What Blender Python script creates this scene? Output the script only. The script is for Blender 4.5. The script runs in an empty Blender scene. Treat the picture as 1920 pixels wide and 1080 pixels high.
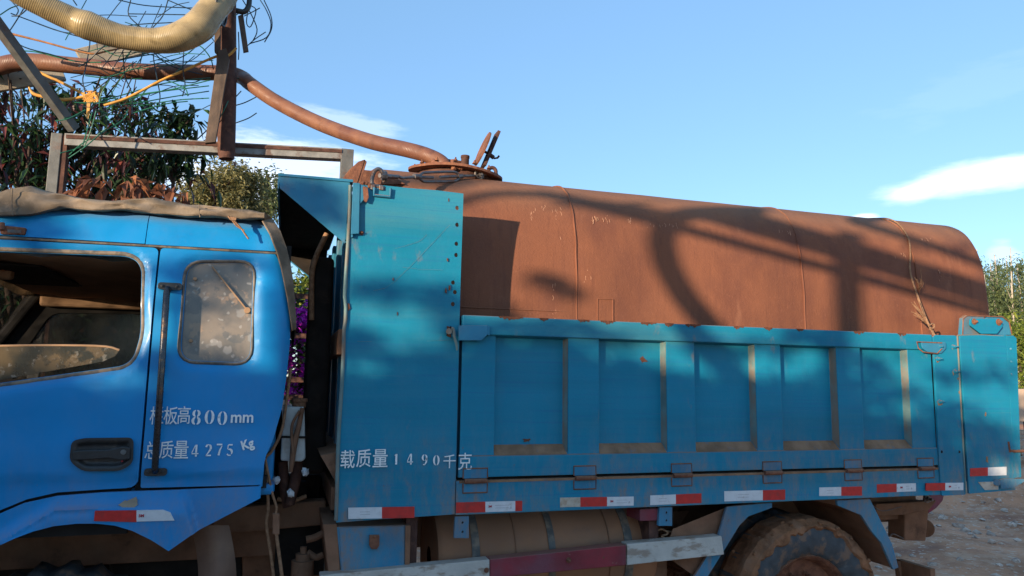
import bpy, bmesh, math, random
import numpy as np
from mathutils import Vector, Matrix

# ------------------------------------------------------------------ camera, world, sun, exposure
SC = bpy.context.scene
COL = SC.collection
YAW, PITCH, ROLL, FPX, CZ = math.radians(17.3), math.radians(7.35), math.radians(.84), 1350., 1.7
GZ = -.25                                   # ground level (the camera is 1.95 m above it)
cF = Vector((math.sin(YAW)*math.cos(PITCH), math.cos(YAW)*math.cos(PITCH), math.sin(PITCH)))
cR0 = Vector((math.cos(YAW), -math.sin(YAW), 0)); cU0 = cR0.cross(cF)
cR = cR0*math.cos(ROLL) + cU0*math.sin(ROLL); cU = -cR0*math.sin(ROLL) + cU0*math.cos(ROLL)
cam_d = bpy.data.cameras.new("camera"); cam = bpy.data.objects.new("camera", cam_d); COL.objects.link(cam)
cam.matrix_world = Matrix(((cR.x, cU.x, -cF.x, 0), (cR.y, cU.y, -cF.y, 0), (cR.z, cU.z, -cF.z, CZ), (0, 0, 0, 1)))
cam_d.sensor_width = 36; cam_d.lens = 36*FPX/1920; cam_d.clip_start = .05; cam_d.clip_end = 3000
SC.camera = cam

SUN = Vector((-1.33, -1.0, .17)).normalized()     # towards the sun: low, from the left behind the camera
SUN_EL = math.asin(SUN.z); SUN_AZ = math.atan2(SUN.x, SUN.y)
sun_d = bpy.data.lights.new("sun", 'SUN'); sun_d.energy = 3.7; sun_d.angle = math.radians(.6); sun_d.color = (1, .80, .56)
sun = bpy.data.objects.new("sun", sun_d); COL.objects.link(sun); sun.location = (-20, -15, 12)
sun.rotation_euler = SUN.to_track_quat('Z', 'Y').to_euler()

SC.view_settings.view_transform = 'Standard'; SC.view_settings.look = 'None'
SC.view_settings.gamma = 1; SC.view_settings.use_curve_mapping = False
SC.view_settings.exposure = 1.2

def view_dir(px, py):
    return (cF + cR*((px-960)/FPX) + cU*((540-py)/FPX)).normalized()

W = bpy.data.worlds.new("World"); SC.world = W; W.use_nodes = True
nt = W.node_tree; nt.nodes.clear()
def N(nt, typ, **kw):
    n = nt.nodes.new(typ)
    for k, v in kw.items(): setattr(n, k, v)
    return n
def L(nt, a, b): nt.links.new(a, b)
def math_node(nt, op, a, b=None, clamp=False):
    n = N(nt, 'ShaderNodeMath', operation=op, use_clamp=clamp)
    for i, v in enumerate((a, b)):
        if v is None: continue
        if isinstance(v, (int, float)): n.inputs[i].default_value = v
        else: L(nt, v, n.inputs[i])
    return n.outputs[0]
out = N(nt, 'ShaderNodeOutputWorld'); bg = N(nt, 'ShaderNodeBackground')
sky = N(nt, 'ShaderNodeTexSky', sky_type='NISHITA'); sky.sun_disc = False
sky.sun_elevation = SUN_EL; sky.sun_rotation = SUN_AZ
sky.altitude = 1800; sky.air_density = 1.0; sky.dust_density = .6; sky.ozone_density = 1.6
bg.inputs['Strength'].default_value = .15
tc = N(nt, 'ShaderNodeTexCoord')
nrm = N(nt, 'ShaderNodeVectorMath', operation='NORMALIZE'); L(nt, tc.outputs['Generated'], nrm.inputs[0])
nz = N(nt, 'ShaderNodeTexNoise'); nz.inputs['Scale'].default_value = 9; nz.inputs['Detail'].default_value = 7; nz.inputs['Roughness'].default_value = .62
mp = N(nt, 'ShaderNodeMapping'); mp.inputs['Scale'].default_value = (1, 1, 4.5); L(nt, nrm.outputs[0], mp.inputs['Vector']); L(nt, mp.outputs[0], nz.inputs['Vector'])
def cloud(px, py, hw, hh, slope, dens, edge=.9):
    """soft noisy ellipse of cloud round one direction of the sky; hw, hh are angular half sizes (rad)"""
    c = view_dir(px, py)
    az = Vector((c.y, -c.x, 0)).normalized(); up = az.cross(c)*1
    a2 = az*math.cos(slope) + up*math.sin(slope); u2 = -az*math.sin(slope) + up*math.cos(slope)
    res = []
    for ax, h in ((a2, hw), (u2, hh)):
        d = N(nt, 'ShaderNodeVectorMath', operation='DOT_PRODUCT'); L(nt, nrm.outputs[0], d.inputs[0]); d.inputs[1].default_value = ax/h
        res.append(math_node(nt, 'POWER', math_node(nt, 'ABSOLUTE', d.outputs['Value']), 2.0))
    f = N(nt, 'ShaderNodeVectorMath', operation='DOT_PRODUCT'); L(nt, nrm.outputs[0], f.inputs[0]); f.inputs[1].default_value = c
    front = math_node(nt, 'GREATER_THAN', f.outputs['Value'], .3)
    r = math_node(nt, 'SQRT', math_node(nt, 'ADD', res[0], res[1]))
    v = math_node(nt, 'SUBTRACT', math_node(nt, 'ADD', math_node(nt, 'MULTIPLY', nz.outputs['Fac'], edge), 1-edge*.5), r)
    m = N(nt, 'ShaderNodeMapRange', interpolation_type='SMOOTHSTEP'); L(nt, v, m.inputs['Value'])
    m.inputs['From Min'].default_value = 0; m.inputs['From Max'].default_value = .55; m.inputs['To Max'].default_value = dens
    return math_node(nt, 'MULTIPLY', m.outputs[0], front)
cl = None
for a in ((1865, 326, .13, .024, .06, .55, .9), (1745, 350, .06, .018, .22, .5, 1.0), (520, 300, .17, .04, -.05, .42, 1.8), (650, 235, .10, .022, -.2, .20, 2.0), (1620, 408, .02, .007, 0, .5, 1.2),
          (1880, 490, .02, .03, 0, .22, 2.0),
          (1820, 170, .12, .03, .2, .03, 2.4), (480, 345, .16, .03, 0, .6, 1.2)):
    c = cloud(*a); cl = c if cl is None else math_node(nt, 'MAXIMUM', cl, c)
mixc = N(nt, 'ShaderNodeMix', data_type='RGBA'); L(nt, cl, mixc.inputs['Factor'])
tint = N(nt, 'ShaderNodeMix', data_type='RGBA', blend_type='MULTIPLY'); tint.inputs['Factor'].default_value = 1
L(nt, sky.outputs[0], tint.inputs[6]); tint.inputs[7].default_value = (.98, 1.04, 1.22, 1)
air = N(nt, 'ShaderNodeMix', data_type='RGBA'); air.inputs['Factor'].default_value = .45; L(nt, tint.outputs[2], air.inputs[6]); air.inputs[7].default_value = (1.0, 1.95, 3.05, 1)
L(nt, air.outputs[2], mixc.inputs[6]); mixc.inputs[7].default_value = (5.2, 5.4, 5.9, 1)
L(nt, mixc.outputs[2], bg.inputs['Color']); L(nt, bg.outputs[0], out.inputs[0])

# ------------------------------------------------------------------ helpers
random.seed(7); rng = np.random.default_rng(7)
def at(px, py, y):
    """the point at depth y (m) that stands behind pixel (px, py) of the 1920x1080 photograph"""
    d = cF + cR*((px-960)/FPX) + cU*((540-py)/FPX)
    k = y/d.y; return Vector((d.x*k, y, CZ + d.z*k))
def ats(pts, y): return [at(a, b, y) for a, b in pts]
def xz(pts, y=3.9): return [(at(a, b, y).x, at(a, b, y).z) for a, b in pts]

def obj(name, bm, mat, parent=None, bevel=0, smooth=None, seg=2):
    me = bpy.data.meshes.new(name)
    bm.normal_update(); bm.to_mesh(me); bm.free()
    o = bpy.data.objects.new(name, me); COL.objects.link(o)
    if mat is not None:
        for m in (mat if isinstance(mat, (list, tuple)) else [mat]): me.materials.append(m)
    if smooth:
        for p in me.polygons: p.use_smooth = True
        me.set_sharp_from_angle(angle=math.radians(smooth))
    if bevel:
        b = o.modifiers.new("bevel", 'BEVEL'); b.width = bevel; b.segments = seg; b.limit_method = 'ANGLE'; b.angle_limit = math.radians(35)
    if parent is not None:
        o.parent = parent
        if parent.type == 'EMPTY': o.matrix_parent_inverse = Matrix.Translation(-parent.location)
    return o
def tag(o, label, cat, group=None, kind=None):
    if label: o['label'] = label
    if cat: o['category'] = cat
    if group: o['group'] = group
    if kind: o['kind'] = kind
    return o
def thing(name, loc, label, cat, group=None):
    o = bpy.data.objects.new(name, None); COL.objects.link(o); o.location = loc; o.empty_display_size = .2
    return tag(o, label, cat, group)
def B(): return bmesh.new()
def box(bm, x0, x1, y0, y1, z0, z1, rot=None):
    v = [bm.verts.new((x, y, z)) for x in (x0, x1) for y in (y0, y1) for z in (z0, z1)]
    for f in ((0, 1, 3, 2), (4, 6, 7, 5), (0, 4, 5, 1), (2, 3, 7, 6), (0, 2, 6, 4), (1, 5, 7, 3)): bm.faces.new([v[i] for i in f])
    if rot is not None:
        for p in v: p.co = rot @ p.co
    return bm
def prism(bm, pts, y0, y1):
    """polygon in x-z extruded from y0 (front) to y1"""
    a = [bm.verts.new((x, y0, z)) for x, z in pts]; b = [bm.verts.new((x, y1, z)) for x, z in pts]
    n = len(pts); area = sum(pts[i][0]*pts[(i+1) % n][1]-pts[(i+1) % n][0]*pts[i][1] for i in range(n))
    if area < 0: a.reverse(); b.reverse()
    bm.faces.new(a); bm.faces.new(b[::-1])
    for i in range(n): bm.faces.new((a[(i+1) % n], a[i], b[i], b[(i+1) % n]))
    return bm
def beam(bm, p, q, w, h, up=(0, 0, 1)):
    """square bar from p to q, w across, h along up"""
    p, q = Vector(p), Vector(q); d = (q-p).normalized(); s = d.cross(Vector(up)).normalized(); u = s.cross(d)
    v = [bm.verts.new(e + s*a*w/2 + u*b*h/2) for e in (p, q) for a, b in ((-1, -1), (1, -1), (1, 1), (-1, 1))]
    for f in ((0, 1, 2, 3), (7, 6, 5, 4), (0, 4, 5, 1), (1, 5, 6, 2), (2, 6, 7, 3), (3, 7, 4, 0)): bm.faces.new([v[i] for i in f])
    return bm
def smooth_path(pts, n=6):
    pts = [Vector(p) for p in pts]
    if len(pts) < 3: return pts
    P = [pts[0]*2-pts[1]] + pts + [pts[-1]*2-pts[-2]]; r = []
    for i in range(1, len(P)-2):
        for k in range(n):
            t = k/n; a, b, c, d = P[i-1:i+3]
            r.append(.5*((2*b)+(c-a)*t+(2*a-5*b+4*c-d)*t*t+(3*b-a-3*c+d)*t**3))
    r.append(pts[-1]); return r
def tube(bm, pts, r, n=8, smooth=0, cap=True):
    if smooth:
        m = len(pts); rr = r if isinstance(r, (list, tuple)) else None
        pts = smooth_path(pts, smooth)
        if rr: r = list(np.interp(np.linspace(0, m-1, len(pts)), range(m), rr))
    pts = [Vector(p) for p in pts]; rings = []; u = None
    for i, p in enumerate(pts):
        d = (pts[min(i+1, len(pts)-1)]-pts[max(i-1, 0)]).normalized()
        if u is None: u = d.orthogonal().normalized()
        u = (u - d*u.dot(d)).normalized(); w = d.cross(u)
        R = r[i] if isinstance(r, (list, tuple)) else r
        rings.append([bm.verts.new(p + (u*math.cos(2*math.pi*k/n)+w*math.sin(2*math.pi*k/n))*R) for k in range(n)])
    for a, b in zip(rings, rings[1:]):
        for k in range(n): bm.faces.new((a[k], a[(k+1) % n], b[(k+1) % n], b[k]))
    if cap: bm.faces.new(rings[0][::-1]); bm.faces.new(rings[-1])
    return bm
def cyl(bm, p, q, r, n=16): return tube(bm, [p, q], r, n)
def sheet(outer, holes, fy, thick=.004, step=.03, xlim=None):
    """flat polygon with holes in x-z, diced on a grid and pushed to y = fy(x, z): pressed sheet metal"""
    bm = B(); edges = []
    for loop in [outer]+list(holes):
        vs = [bm.verts.new((x, 0, z)) for x, z in loop]
        edges += [bm.edges.new((vs[i], vs[(i+1) % len(vs)])) for i in range(len(vs))]
    bmesh.ops.triangle_fill(bm, use_beauty=True, use_dissolve=False, edges=edges, normal=(0, -1, 0))
    xs = [p[0] for p in outer]; zs = [p[1] for p in outer]
    for lo, hi, no in ((min(xs), max(xs), (1, 0, 0)), (min(zs), max(zs), (0, 0, 1))):
        k = lo+step
        while k < hi-1e-3:
            bmesh.ops.bisect_plane(bm, geom=bm.verts[:]+bm.edges[:]+bm.faces[:], dist=1e-5, plane_co=(k if no[0] else 0, 0, k if no[2] else 0), plane_no=no)
            k += step
    bm.normal_update()
    for f in bm.faces:
        if f.normal.y > 0: f.normal_flip()
    for v in bm.verts: v.co.y = fy(v.co.x, v.co.z)
    if thick:
        bm.normal_update()
        g = bmesh.ops.extrude_face_region(bm, geom=bm.faces[:])
        # the extruded copy becomes the front, old faces stay as the back
        vs = [e for e in g['geom'] if isinstance(e, bmesh.types.BMVert)]
        back = [v for v in bm.verts if v not in set(vs)]
        for v in back: v.co.y += thick
        bmesh.ops.recalc_face_normals(bm, faces=bm.faces[:])
    return bm
def rrect(x0, x1, z0, z1, r, n=5):
    p = []
    for cx, cz, a0 in ((x1-r, z1-r, 0), (x0+r, z1-r, 90), (x0+r, z0+r, 180), (x1-r, z0+r, 270)):
        for k in range(n+1):
            a = math.radians(a0+90*k/n); p.append((cx+r*math.cos(a), cz+r*math.sin(a)))
    return p
def roundpoly(pts, r, n=4):
    """round the corners of a polygon; r one radius or one per corner"""
    o = []; m = len(pts)
    for i in range(m):
        R = r[i] if isinstance(r, (list, tuple)) else r
        p = Vector(pts[i]); a = Vector(pts[i-1])-p; b = Vector(pts[(i+1) % m])-p
        if R <= 0: o.append(tuple(p)); continue
        t = min(R, a.length*.45, b.length*.45); A = p+a.normalized()*t; Bq = p+b.normalized()*t
        for k in range(n+1):
            s = k/n; o.append(tuple(A*(1-s)**2+p*2*s*(1-s)+Bq*s*s))
    return o
def pdist(loop):
    P = np.array(loop); Q = np.roll(P, -1, axis=0); D = Q-P; LL = (D**2).sum(1)+1e-12
    def f(x, z):
        t = np.clip(((x-P[:, 0])*D[:, 0]+(z-P[:, 1])*D[:, 1])/LL, 0, 1)
        return float(np.sqrt(((P+D*t[:, None]-[x, z])**2).sum(1).min()))
    return f
def sst(x): x = min(1, max(0, x)); return x*x*(3-2*x)
def bolt(bm, p, r=.012, l=.014, n=6, d=(0, -1, 0)):
    p = Vector(p); d = Vector(d); cyl(bm, p, p+d*l, r, n); cyl(bm, p, p+d*l*.35, r*1.5, 12); cyl(bm, p, p+d*l*1.8, r*.5, 8)

# ------------------------------------------------------------------ materials
MATS = {}
def ramp(nt, src, a, b, lo=0., hi=1.):
    m = N(nt, 'ShaderNodeMapRange', interpolation_type='SMOOTHSTEP'); L(nt, src, m.inputs['Value'])
    m.inputs['From Min'].default_value = a; m.inputs['From Max'].default_value = b
    m.inputs['To Min'].default_value = lo; m.inputs['To Max'].default_value = hi; return m.outputs[0]
def noise(nt, scale, detail=4, rough=.55, stretch=(1, 1, 1), off=(0, 0, 0)):
    g = N(nt, 'ShaderNodeNewGeometry'); m = N(nt, 'ShaderNodeMapping'); m.inputs['Scale'].default_value = stretch; m.inputs['Location'].default_value = off
    L(nt, g.outputs['Position'], m.inputs['Vector']); n = N(nt, 'ShaderNodeTexNoise'); L(nt, m.outputs[0], n.inputs['Vector'])
    n.inputs['Scale'].default_value = scale; n.inputs['Detail'].default_value = detail; n.inputs['Roughness'].default_value = rough; return n.outputs['Fac']
def mixc_(nt, fac, a, b):
    n = N(nt, 'ShaderNodeMix', data_type='RGBA')
    for v, i in ((fac, 'Factor'), (a, 6), (b, 7)):
        if isinstance(v, (int, float)): n.inputs[i].default_value = v
        elif isinstance(v, tuple): n.inputs[i].default_value = (*v[:3], 1)
        else: L(nt, v, n.inputs[i])
    return n.outputs[2]
def base(name):
    m = bpy.data.materials.new(name); m.use_nodes = True; MATS[name] = m
    return m, m.node_tree, m.node_tree.nodes['Principled BSDF']
DUST = (.30, .17, .10)
def surf(name, col, rough=.5, metal=0, var=.18, vscale=3, layers=(), bump=(.0, 30), updust=.0, stretch=(1, 1, 1), spec=.5, coat=0, splash=None):
    """weathered surface: base colour with tonal variation, then noise-masked layers
    (colour, scale, lo, hi, amount, stretch), then dust on faces that look up"""
    m, nt, p = base(name)
    c = mixc_(nt, ramp(nt, noise(nt, vscale, 5, .6, stretch), .3, .7), tuple(x*(1-var) for x in col), tuple(min(1, x*(1+var)) for x in col))
    r = rough
    for i, (lc, sc_, lo, hi, am, st) in enumerate(layers):
        f = ramp(nt, noise(nt, sc_, 8, .62, st, (i*3.1+1.7, i*1.3, i*2.2)), lo, hi, 0, am); c = mixc_(nt, f, c, lc)
    if splash:      # road dust: thickest low down, in vertical runs
        g = N(nt, 'ShaderNodeNewGeometry'); s = N(nt, 'ShaderNodeSeparateXYZ'); L(nt, g.outputs['Position'], s.inputs[0])
        low = ramp(nt, s.outputs[2], splash[0], splash[1], .05, 1)
        n1 = ramp(nt, noise(nt, 5, 8, .7, (1.6, 1, .45), (3, 7, 1)), .38, .68); n2 = ramp(nt, noise(nt, 34, 6, .7, (1, 1, .5), (9, 2, 4)), .4, .7, .35, 1)
        c = mixc_(nt, math_node(nt, 'MULTIPLY', math_node(nt, 'MULTIPLY', low, splash[2]), math_node(nt, 'MULTIPLY', n1, n2)), c, DUST)
    if updust:
        g = N(nt, 'ShaderNodeNewGeometry'); s = N(nt, 'ShaderNodeSeparateXYZ'); L(nt, g.outputs['Normal'], s.inputs[0])
        f = math_node(nt, 'MULTIPLY', ramp(nt, s.outputs[2], .25, .75, 0, updust), ramp(nt, noise(nt, 18, 5), .2, .5, .6, 1)); c = mixc_(nt, f, c, DUST)
    L(nt, c, p.inputs['Base Color']); p.inputs['Metallic'].default_value = metal
    rr = ramp(nt, noise(nt, vscale*4, 4), .3, .7, max(.05, rough-.09), min(1, rough+.09)); L(nt, rr, p.inputs['Roughness'])
    p.inputs['Specular IOR Level'].default_value = spec
    if coat: p.inputs['Coat Weight'].default_value = coat; p.inputs['Coat Roughness'].default_value = .12
    if bump[0]:
        b = N(nt, 'ShaderNodeBump'); b.inputs['Strength'].default_value = bump[0]; b.inputs['Distance'].default_value = .01
        L(nt, noise(nt, bump[1], 6, .65), b.inputs['Height']); L(nt, b.outputs[0], p.inputs['Normal'])
    return m
V = (1, 1, .12); Hs = (.12, 1, 1.6)
M = dict(
 cab=surf('cab_blue_paint', (.001, .225, .53), .46, 0, .08, 2, (((.10, .24, .44), 3.2, .48, .75, .35, (1, 1, .5)), ((.02, .2, .52), 5, .5, .8, .35, (1, 1, .4)), ((.16, .13, .10), 22, .66, .74, .35, (1, 1, 1))), updust=.35, coat=.04, spec=.3, splash=(1.45, .80, .6)),
 bed=surf('bed_blue_paint', (.006, .185, .295), .5, 0, .18, 1.6, (((.07, .215, .25), 2.2, .46, .74, .55, Hs), ((.015, .14, .30), 30, .5, .72, .5, (.05, 1, 2.2)), ((.10, .22, .26), 60, .6, .8, .35, (.04, 1, 1.5)), ((.26, .15, .09), 7, .64, .78, .55, (1, 1, .5)), ((.17, .05, .03), 26, .70, .76, .8, (1, 1, .8))), (.12, 60), .85, Hs, .2, splash=(1.55, .95, .85)),
 bed2=surf('bed_sheet_paint', (.028, .18, .30), .55, 0, .2, 2.2, (((.06, .24, .33), 3.2, .45, .75, .5, V), ((.24, .15, .10), 3.5, .5, .72, .6, (1, 1, .6)), ((.17, .05, .03), 16, .69, .75, .85, (1, 1, .8))), (.12, 60), .9, (1, 1, 1), .22, splash=(2.2, .8, .8)),
 dusty=surf('red_dust_film', (.24, .14, .085), .95, 0, .25, 9, (((.05, .17, .26), 16, .56, .7, .4, (1, 1, 1)),), (.3, 70), 0, spec=.1),
 lip=surf('faded_teal_paint', (.12, .20, .20), .6, 0, .2, 6, (((.24, .15, .10), 10, .42, .62, .75, (1, 1, .4)),), (.2, 60), .6, spec=.3),
 chip=surf('bare_rust_chip', (.13, .055, .036), .95, 0, .3, 30, (), (.5, 90), spec=.05),
 rust=surf('tank_rust', (.215, .080, .043), .82, 0, .14, 1.3, (((.115, .043, .031), 1.9, .44, .66, .65, (1, 1, .5)), ((.25, .10, .055), 1.2, .5, .75, .45, (1, 1, 1)), ((.12, .045, .03), 30, .50, .72, .42, (1, 1, .07)), ((.30, .13, .075), 5, .60, .74, .45, (1.5, 1, .35)), ((.28, .11, .065), 95, .56, .72, .4, (1, 1, .45)), ((.11, .045, .03), 70, .60, .72, .3, (1, 1, .6)), ((.40, .22, .16), 55, .73, .78, .3, (1, 1, .5))), (.35, 80), .35, spec=.25),
 steel_rust=surf('rusty_steel', (.17, .072, .045), .85, 0, .3, 12, (((.30, .13, .07), 20, .45, .7, .7, (1, 1, 1)),), (.5, 60), .3, spec=.2),
 dark_rust=surf('dark_rusty_steel', (.085, .04, .03), .8, 0, .35, 12, (((.18, .08, .05), 20, .5, .7, .6, (1, 1, 1)),), (.4, 60), spec=.25),
 galv=surf('weathered_galvanised_steel', (.125, .125, .12), .6, .3, .2, 10, (((.13, .06, .035), 5, .52, .66, .7, (1, 1, 1)),), (.2, 40)),
 galv2=surf('rust_streaked_steel', (.24, .235, .225), .65, .1, .2, 10, (((.12, .06, .04), 9, .52, .66, .8, (1, 1, .7)),), (.2, 40)),
 turn=surf('greasy_grey_steel', (.16, .145, .14), .5, .6, .3, 20, (((.22, .10, .05), 25, .5, .65, .7, (1, 1, 1)),), (.3, 60)),
 mud=surf('dried_red_mud', (.24, .112, .058), .95, 0, .35, 14, (((.29, .17, .11), 6, .45, .7, .7, (1, 1, 1)),), (.8, 35), spec=.1),
 brown=surf('dusty_underbody', (.215, .108, .064), .9, 0, .25, 6, (((.24, .14, .09), 3, .45, .7, .7, (1, 1, 1)), ((.05, .03, .025), 9, .6, .72, .5, (1, 1, 1))), (.3, 50), .3, spec=.15),
 fuel=surf('dusty_fuel_tank_steel', (.30, .135, .066), .75, .0, .2, 3, (((.13, .09, .07), 2.2, .5, .75, .6, (1, 1, 1)), ((.33, .30, .28), 30, .70, .76, .6, (1, 1, 1))), (.12, 50), .2),
 dark=surf('black_underbody', (.02, .016, .014), .85, 0, .3, 10, (((.05, .035, .025), 8, .5, .7, .5, (1, 1, 1)),), spec=.2),
 black=surf('black_plastic', (.02, .021, .022), .42, 0, .2, 20, (((.09, .07, .055), 14, .55, .72, .5, (1, 1, 1)),)),
 rubber=surf('grey_rubber_seal', (.10, .09, .078), .7, 0, .2, 20, (((.26, .19, .13), 16, .42, .62, .8, (1, 1, 1)),)),
 tyre=surf('worn_tyre_rubber', (.055, .06, .065), .75, 0, .25, 14, (((.19, .11, .07), 9, .5, .62, .85, (1, 1, 1)), ((.12, .12, .12), 24, .6, .7, .5, (1, 1, 1))), (.35, 40)),
 canvas=surf('dusty_canvas', (.225, .175, .13), .95, 0, .25, 8, (((.12, .095, .07), 5, .46, .62, .7, (1, 1, 1)), ((.38, .28, .2), 12, .55, .7, .5, (1, 1, 1))), (.35, 200), spec=.05),
 liner=surf('tan_headliner', (.36, .22, .13), .95, 0, .15, 5, (), (.1, 90), spec=.05),
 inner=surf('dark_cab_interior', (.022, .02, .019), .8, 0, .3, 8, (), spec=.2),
 chrome=surf('worn_black_rail', (.06, .062, .068), .3, .7, .2, 18, (((.20, .12, .07), 15, .55, .66, .7, (1, 1, 1)),)),
 white=surf('stencil_white_paint', (.80, .80, .78), .7, 0, .1, 40, (((.10, .27, .42), 45, .58, .70, .75, (1, 1, 1)),), spec=.2),
 tape_w=surf('white_reflective_tape', (.60, .61, .62), .4, 0, .06, 30, (((.40, .34, .28), 25, .58, .72, .55, (1, 1, 1)),)),
 tape_old=surf('stained_white_tape', (.46, .40, .32), .5, 0, .15, 20, (((.30, .16, .08), 12, .48, .66, .8, (1, 1, 1)),)),
 tape_r=surf('red_reflective_tape', (.50, .018, .016), .4, 0, .12, 30, (((.26, .03, .03), 20, .55, .7, .6, (1, 1, 1)),)),
 ink=surf('printed_dark_ink', (.06, .06, .09), .6, 0, .1, 30), ink_r=surf('printed_red_ink', (.42, .02, .04), .6, 0, .1, 30),
 rail_w=surf('flaking_white_paint', (.48, .45, .40), .8, 0, .12, 8, (((.24, .17, .12), 14, .50, .62, .75, (.5, 1, 1.2)),), (.3, 50), .5),
 rail_r=surf('faded_red_paint', (.22, .018, .03), .65, 0, .3, 4, (((.15, .05, .07), 3, .4, .65, .8, (1, 1, 1)), ((.3, .22, .18), 20, .66, .74, .5, (1, 1, 1))), (.2, 50), .5),
 tankw=surf('coolant_tank_plastic', (.50, .52, .50), .5, 0, .1, 8, (((.25, .18, .13), 6, .5, .7, .7, (1, 1, 1)),)),
 wood=surf('weathered_board', (.36, .30, .22), .9, 0, .2, 5, (((.20, .16, .12), 9, .45, .65, .7, (.15, 1, 1)),), (.3, 60)),
 wood_d=surf('dark_old_board', (.11, .075, .055), .9, 0, .3, 7, (((.05, .035, .03), 12, .45, .65, .7, (1, 1, .15)),), (.4, 60)),
 ywire=surf('yellow_strap', (.62, .30, .055), .55, 0, .2, 20), ostrap=surf('orange_brown_strap', (.36, .15, .05), .6, 0, .3, 20),
 gwire=surf('green_coated_wire', (.015, .12, .07), .5, 0, .3, 20), bwire=surf('dark_blue_wire', (.012, .028, .045), .5, 0, .3, 20),
 bark=surf('dark_bark', (.075, .055, .045), .95, 0, .3, 20, (), (.6, 40), spec=.1), barkp=surf('pale_eucalyptus_bark', (.42, .37, .31), .9, 0, .2, 3, (((.25, .17, .12), 4, .5, .7, .6, (1, 1, .3)),), spec=.1),
 rope=surf('dusty_rope', (.30, .17, .10), .95, 0, .25, 40, (), (.6, 150), spec=.05),
 brick=surf('shade_wall_brick', (.30, .15, .10), .95, 0, .3, 3, (), (.5, 30), spec=.1),
 plas=surf('pale_plaster', (.52, .38, .28), .9, 0, .15, 2, (), spec=.1),
)
def banded(name, c1, c2, n, rough, band, trans=0):
    """corrugated hose: fine rings along the tube (UV.x runs along it)"""
    m, nt, p = base(name)
    uv = N(nt, 'ShaderNodeUVMap'); s = N(nt, 'ShaderNodeSeparateXYZ'); L(nt, uv.outputs[0], s.inputs[0])
    w = math_node(nt, 'SINE', math_node(nt, 'MULTIPLY', s.outputs[0], band))
    c = mixc_(nt, ramp(nt, noise(nt, 4, 6), .35, .65), c1, c2)
    c = mixc_(nt, ramp(nt, w, .55, 1, 0, .22), c, tuple(x*1.35 for x in c2))
    c = mixc_(nt, ramp(nt, noise(nt, 14, 6, off=(5, 2, 1)), .55, .75, 0, .5), c, tuple(x*.45 for x in c1))
    L(nt, c, p.inputs['Base Color']); L(nt, ramp(nt, noise(nt, 12, 5), .35, .65, rough-.1, rough+.18), p.inputs['Roughness'])
    if trans: p.inputs['Subsurface Weight'].default_value = trans; p.inputs['Subsurface Radius'].default_value = (.05, .03, .01)
    b = N(nt, 'ShaderNodeBump'); b.inputs['Strength'].default_value = .25; b.inputs['Distance'].default_value = .003
    L(nt, math_node(nt, 'ADD', w, math_node(nt, 'MULTIPLY', noise(nt, 9, 3), 2.5)), b.inputs['Height']); L(nt, b.outputs[0], p.inputs['Normal'])
    return m
M['hose_y'] = banded('clear_yellowed_hose', (.20, .15, .075), (.38, .28, .14), 0, .22, 500, .0)
M['hose_r'] = banded('red_brown_suction_hose', (.13, .05, .03), (.20, .085, .045), 0, .5, 500)
def hose(bm, pts, r, n=20, sm=8):
    """tube with UV.x = metres along it"""
    m = len(pts); rr = list(r) if isinstance(r, (list, tuple)) else [r]*m
    P = smooth_path(pts, sm); rs = np.interp(np.linspace(0, m-1, len(P)), range(m), rr)
    uvl = bm.loops.layers.uv.new("uv"); rings = []; u = None; s = 0; S = []
    for i, p in enumerate(P):
        if i: s += (P[i]-P[i-1]).length
        S.append(s); d = (P[min(i+1, len(P)-1)]-P[max(i-1, 0)]).normalized()
        if u is None: u = d.orthogonal().normalized()
        u = (u-d*u.dot(d)).normalized(); w = d.cross(u)
        rings.append([bm.verts.new(p+(u*math.cos(2*math.pi*k/n)+w*math.sin(2*math.pi*k/n))*rs[i]) for k in range(n)])
    for i in range(len(rings)-1):
        for k in range(n):
            f = bm.faces.new((rings[i][k], rings[i][(k+1) % n], rings[i+1][(k+1) % n], rings[i+1][k]))
            for l, (q, kk) in zip(f.loops, ((i, k), (i, k+1), (i+1, k+1), (i+1, k))): l[uvl].uv = (S[q], kk/n)
    bm.faces.new(rings[0][::-1]); bm.faces.new(rings[-1]); return bm
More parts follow.
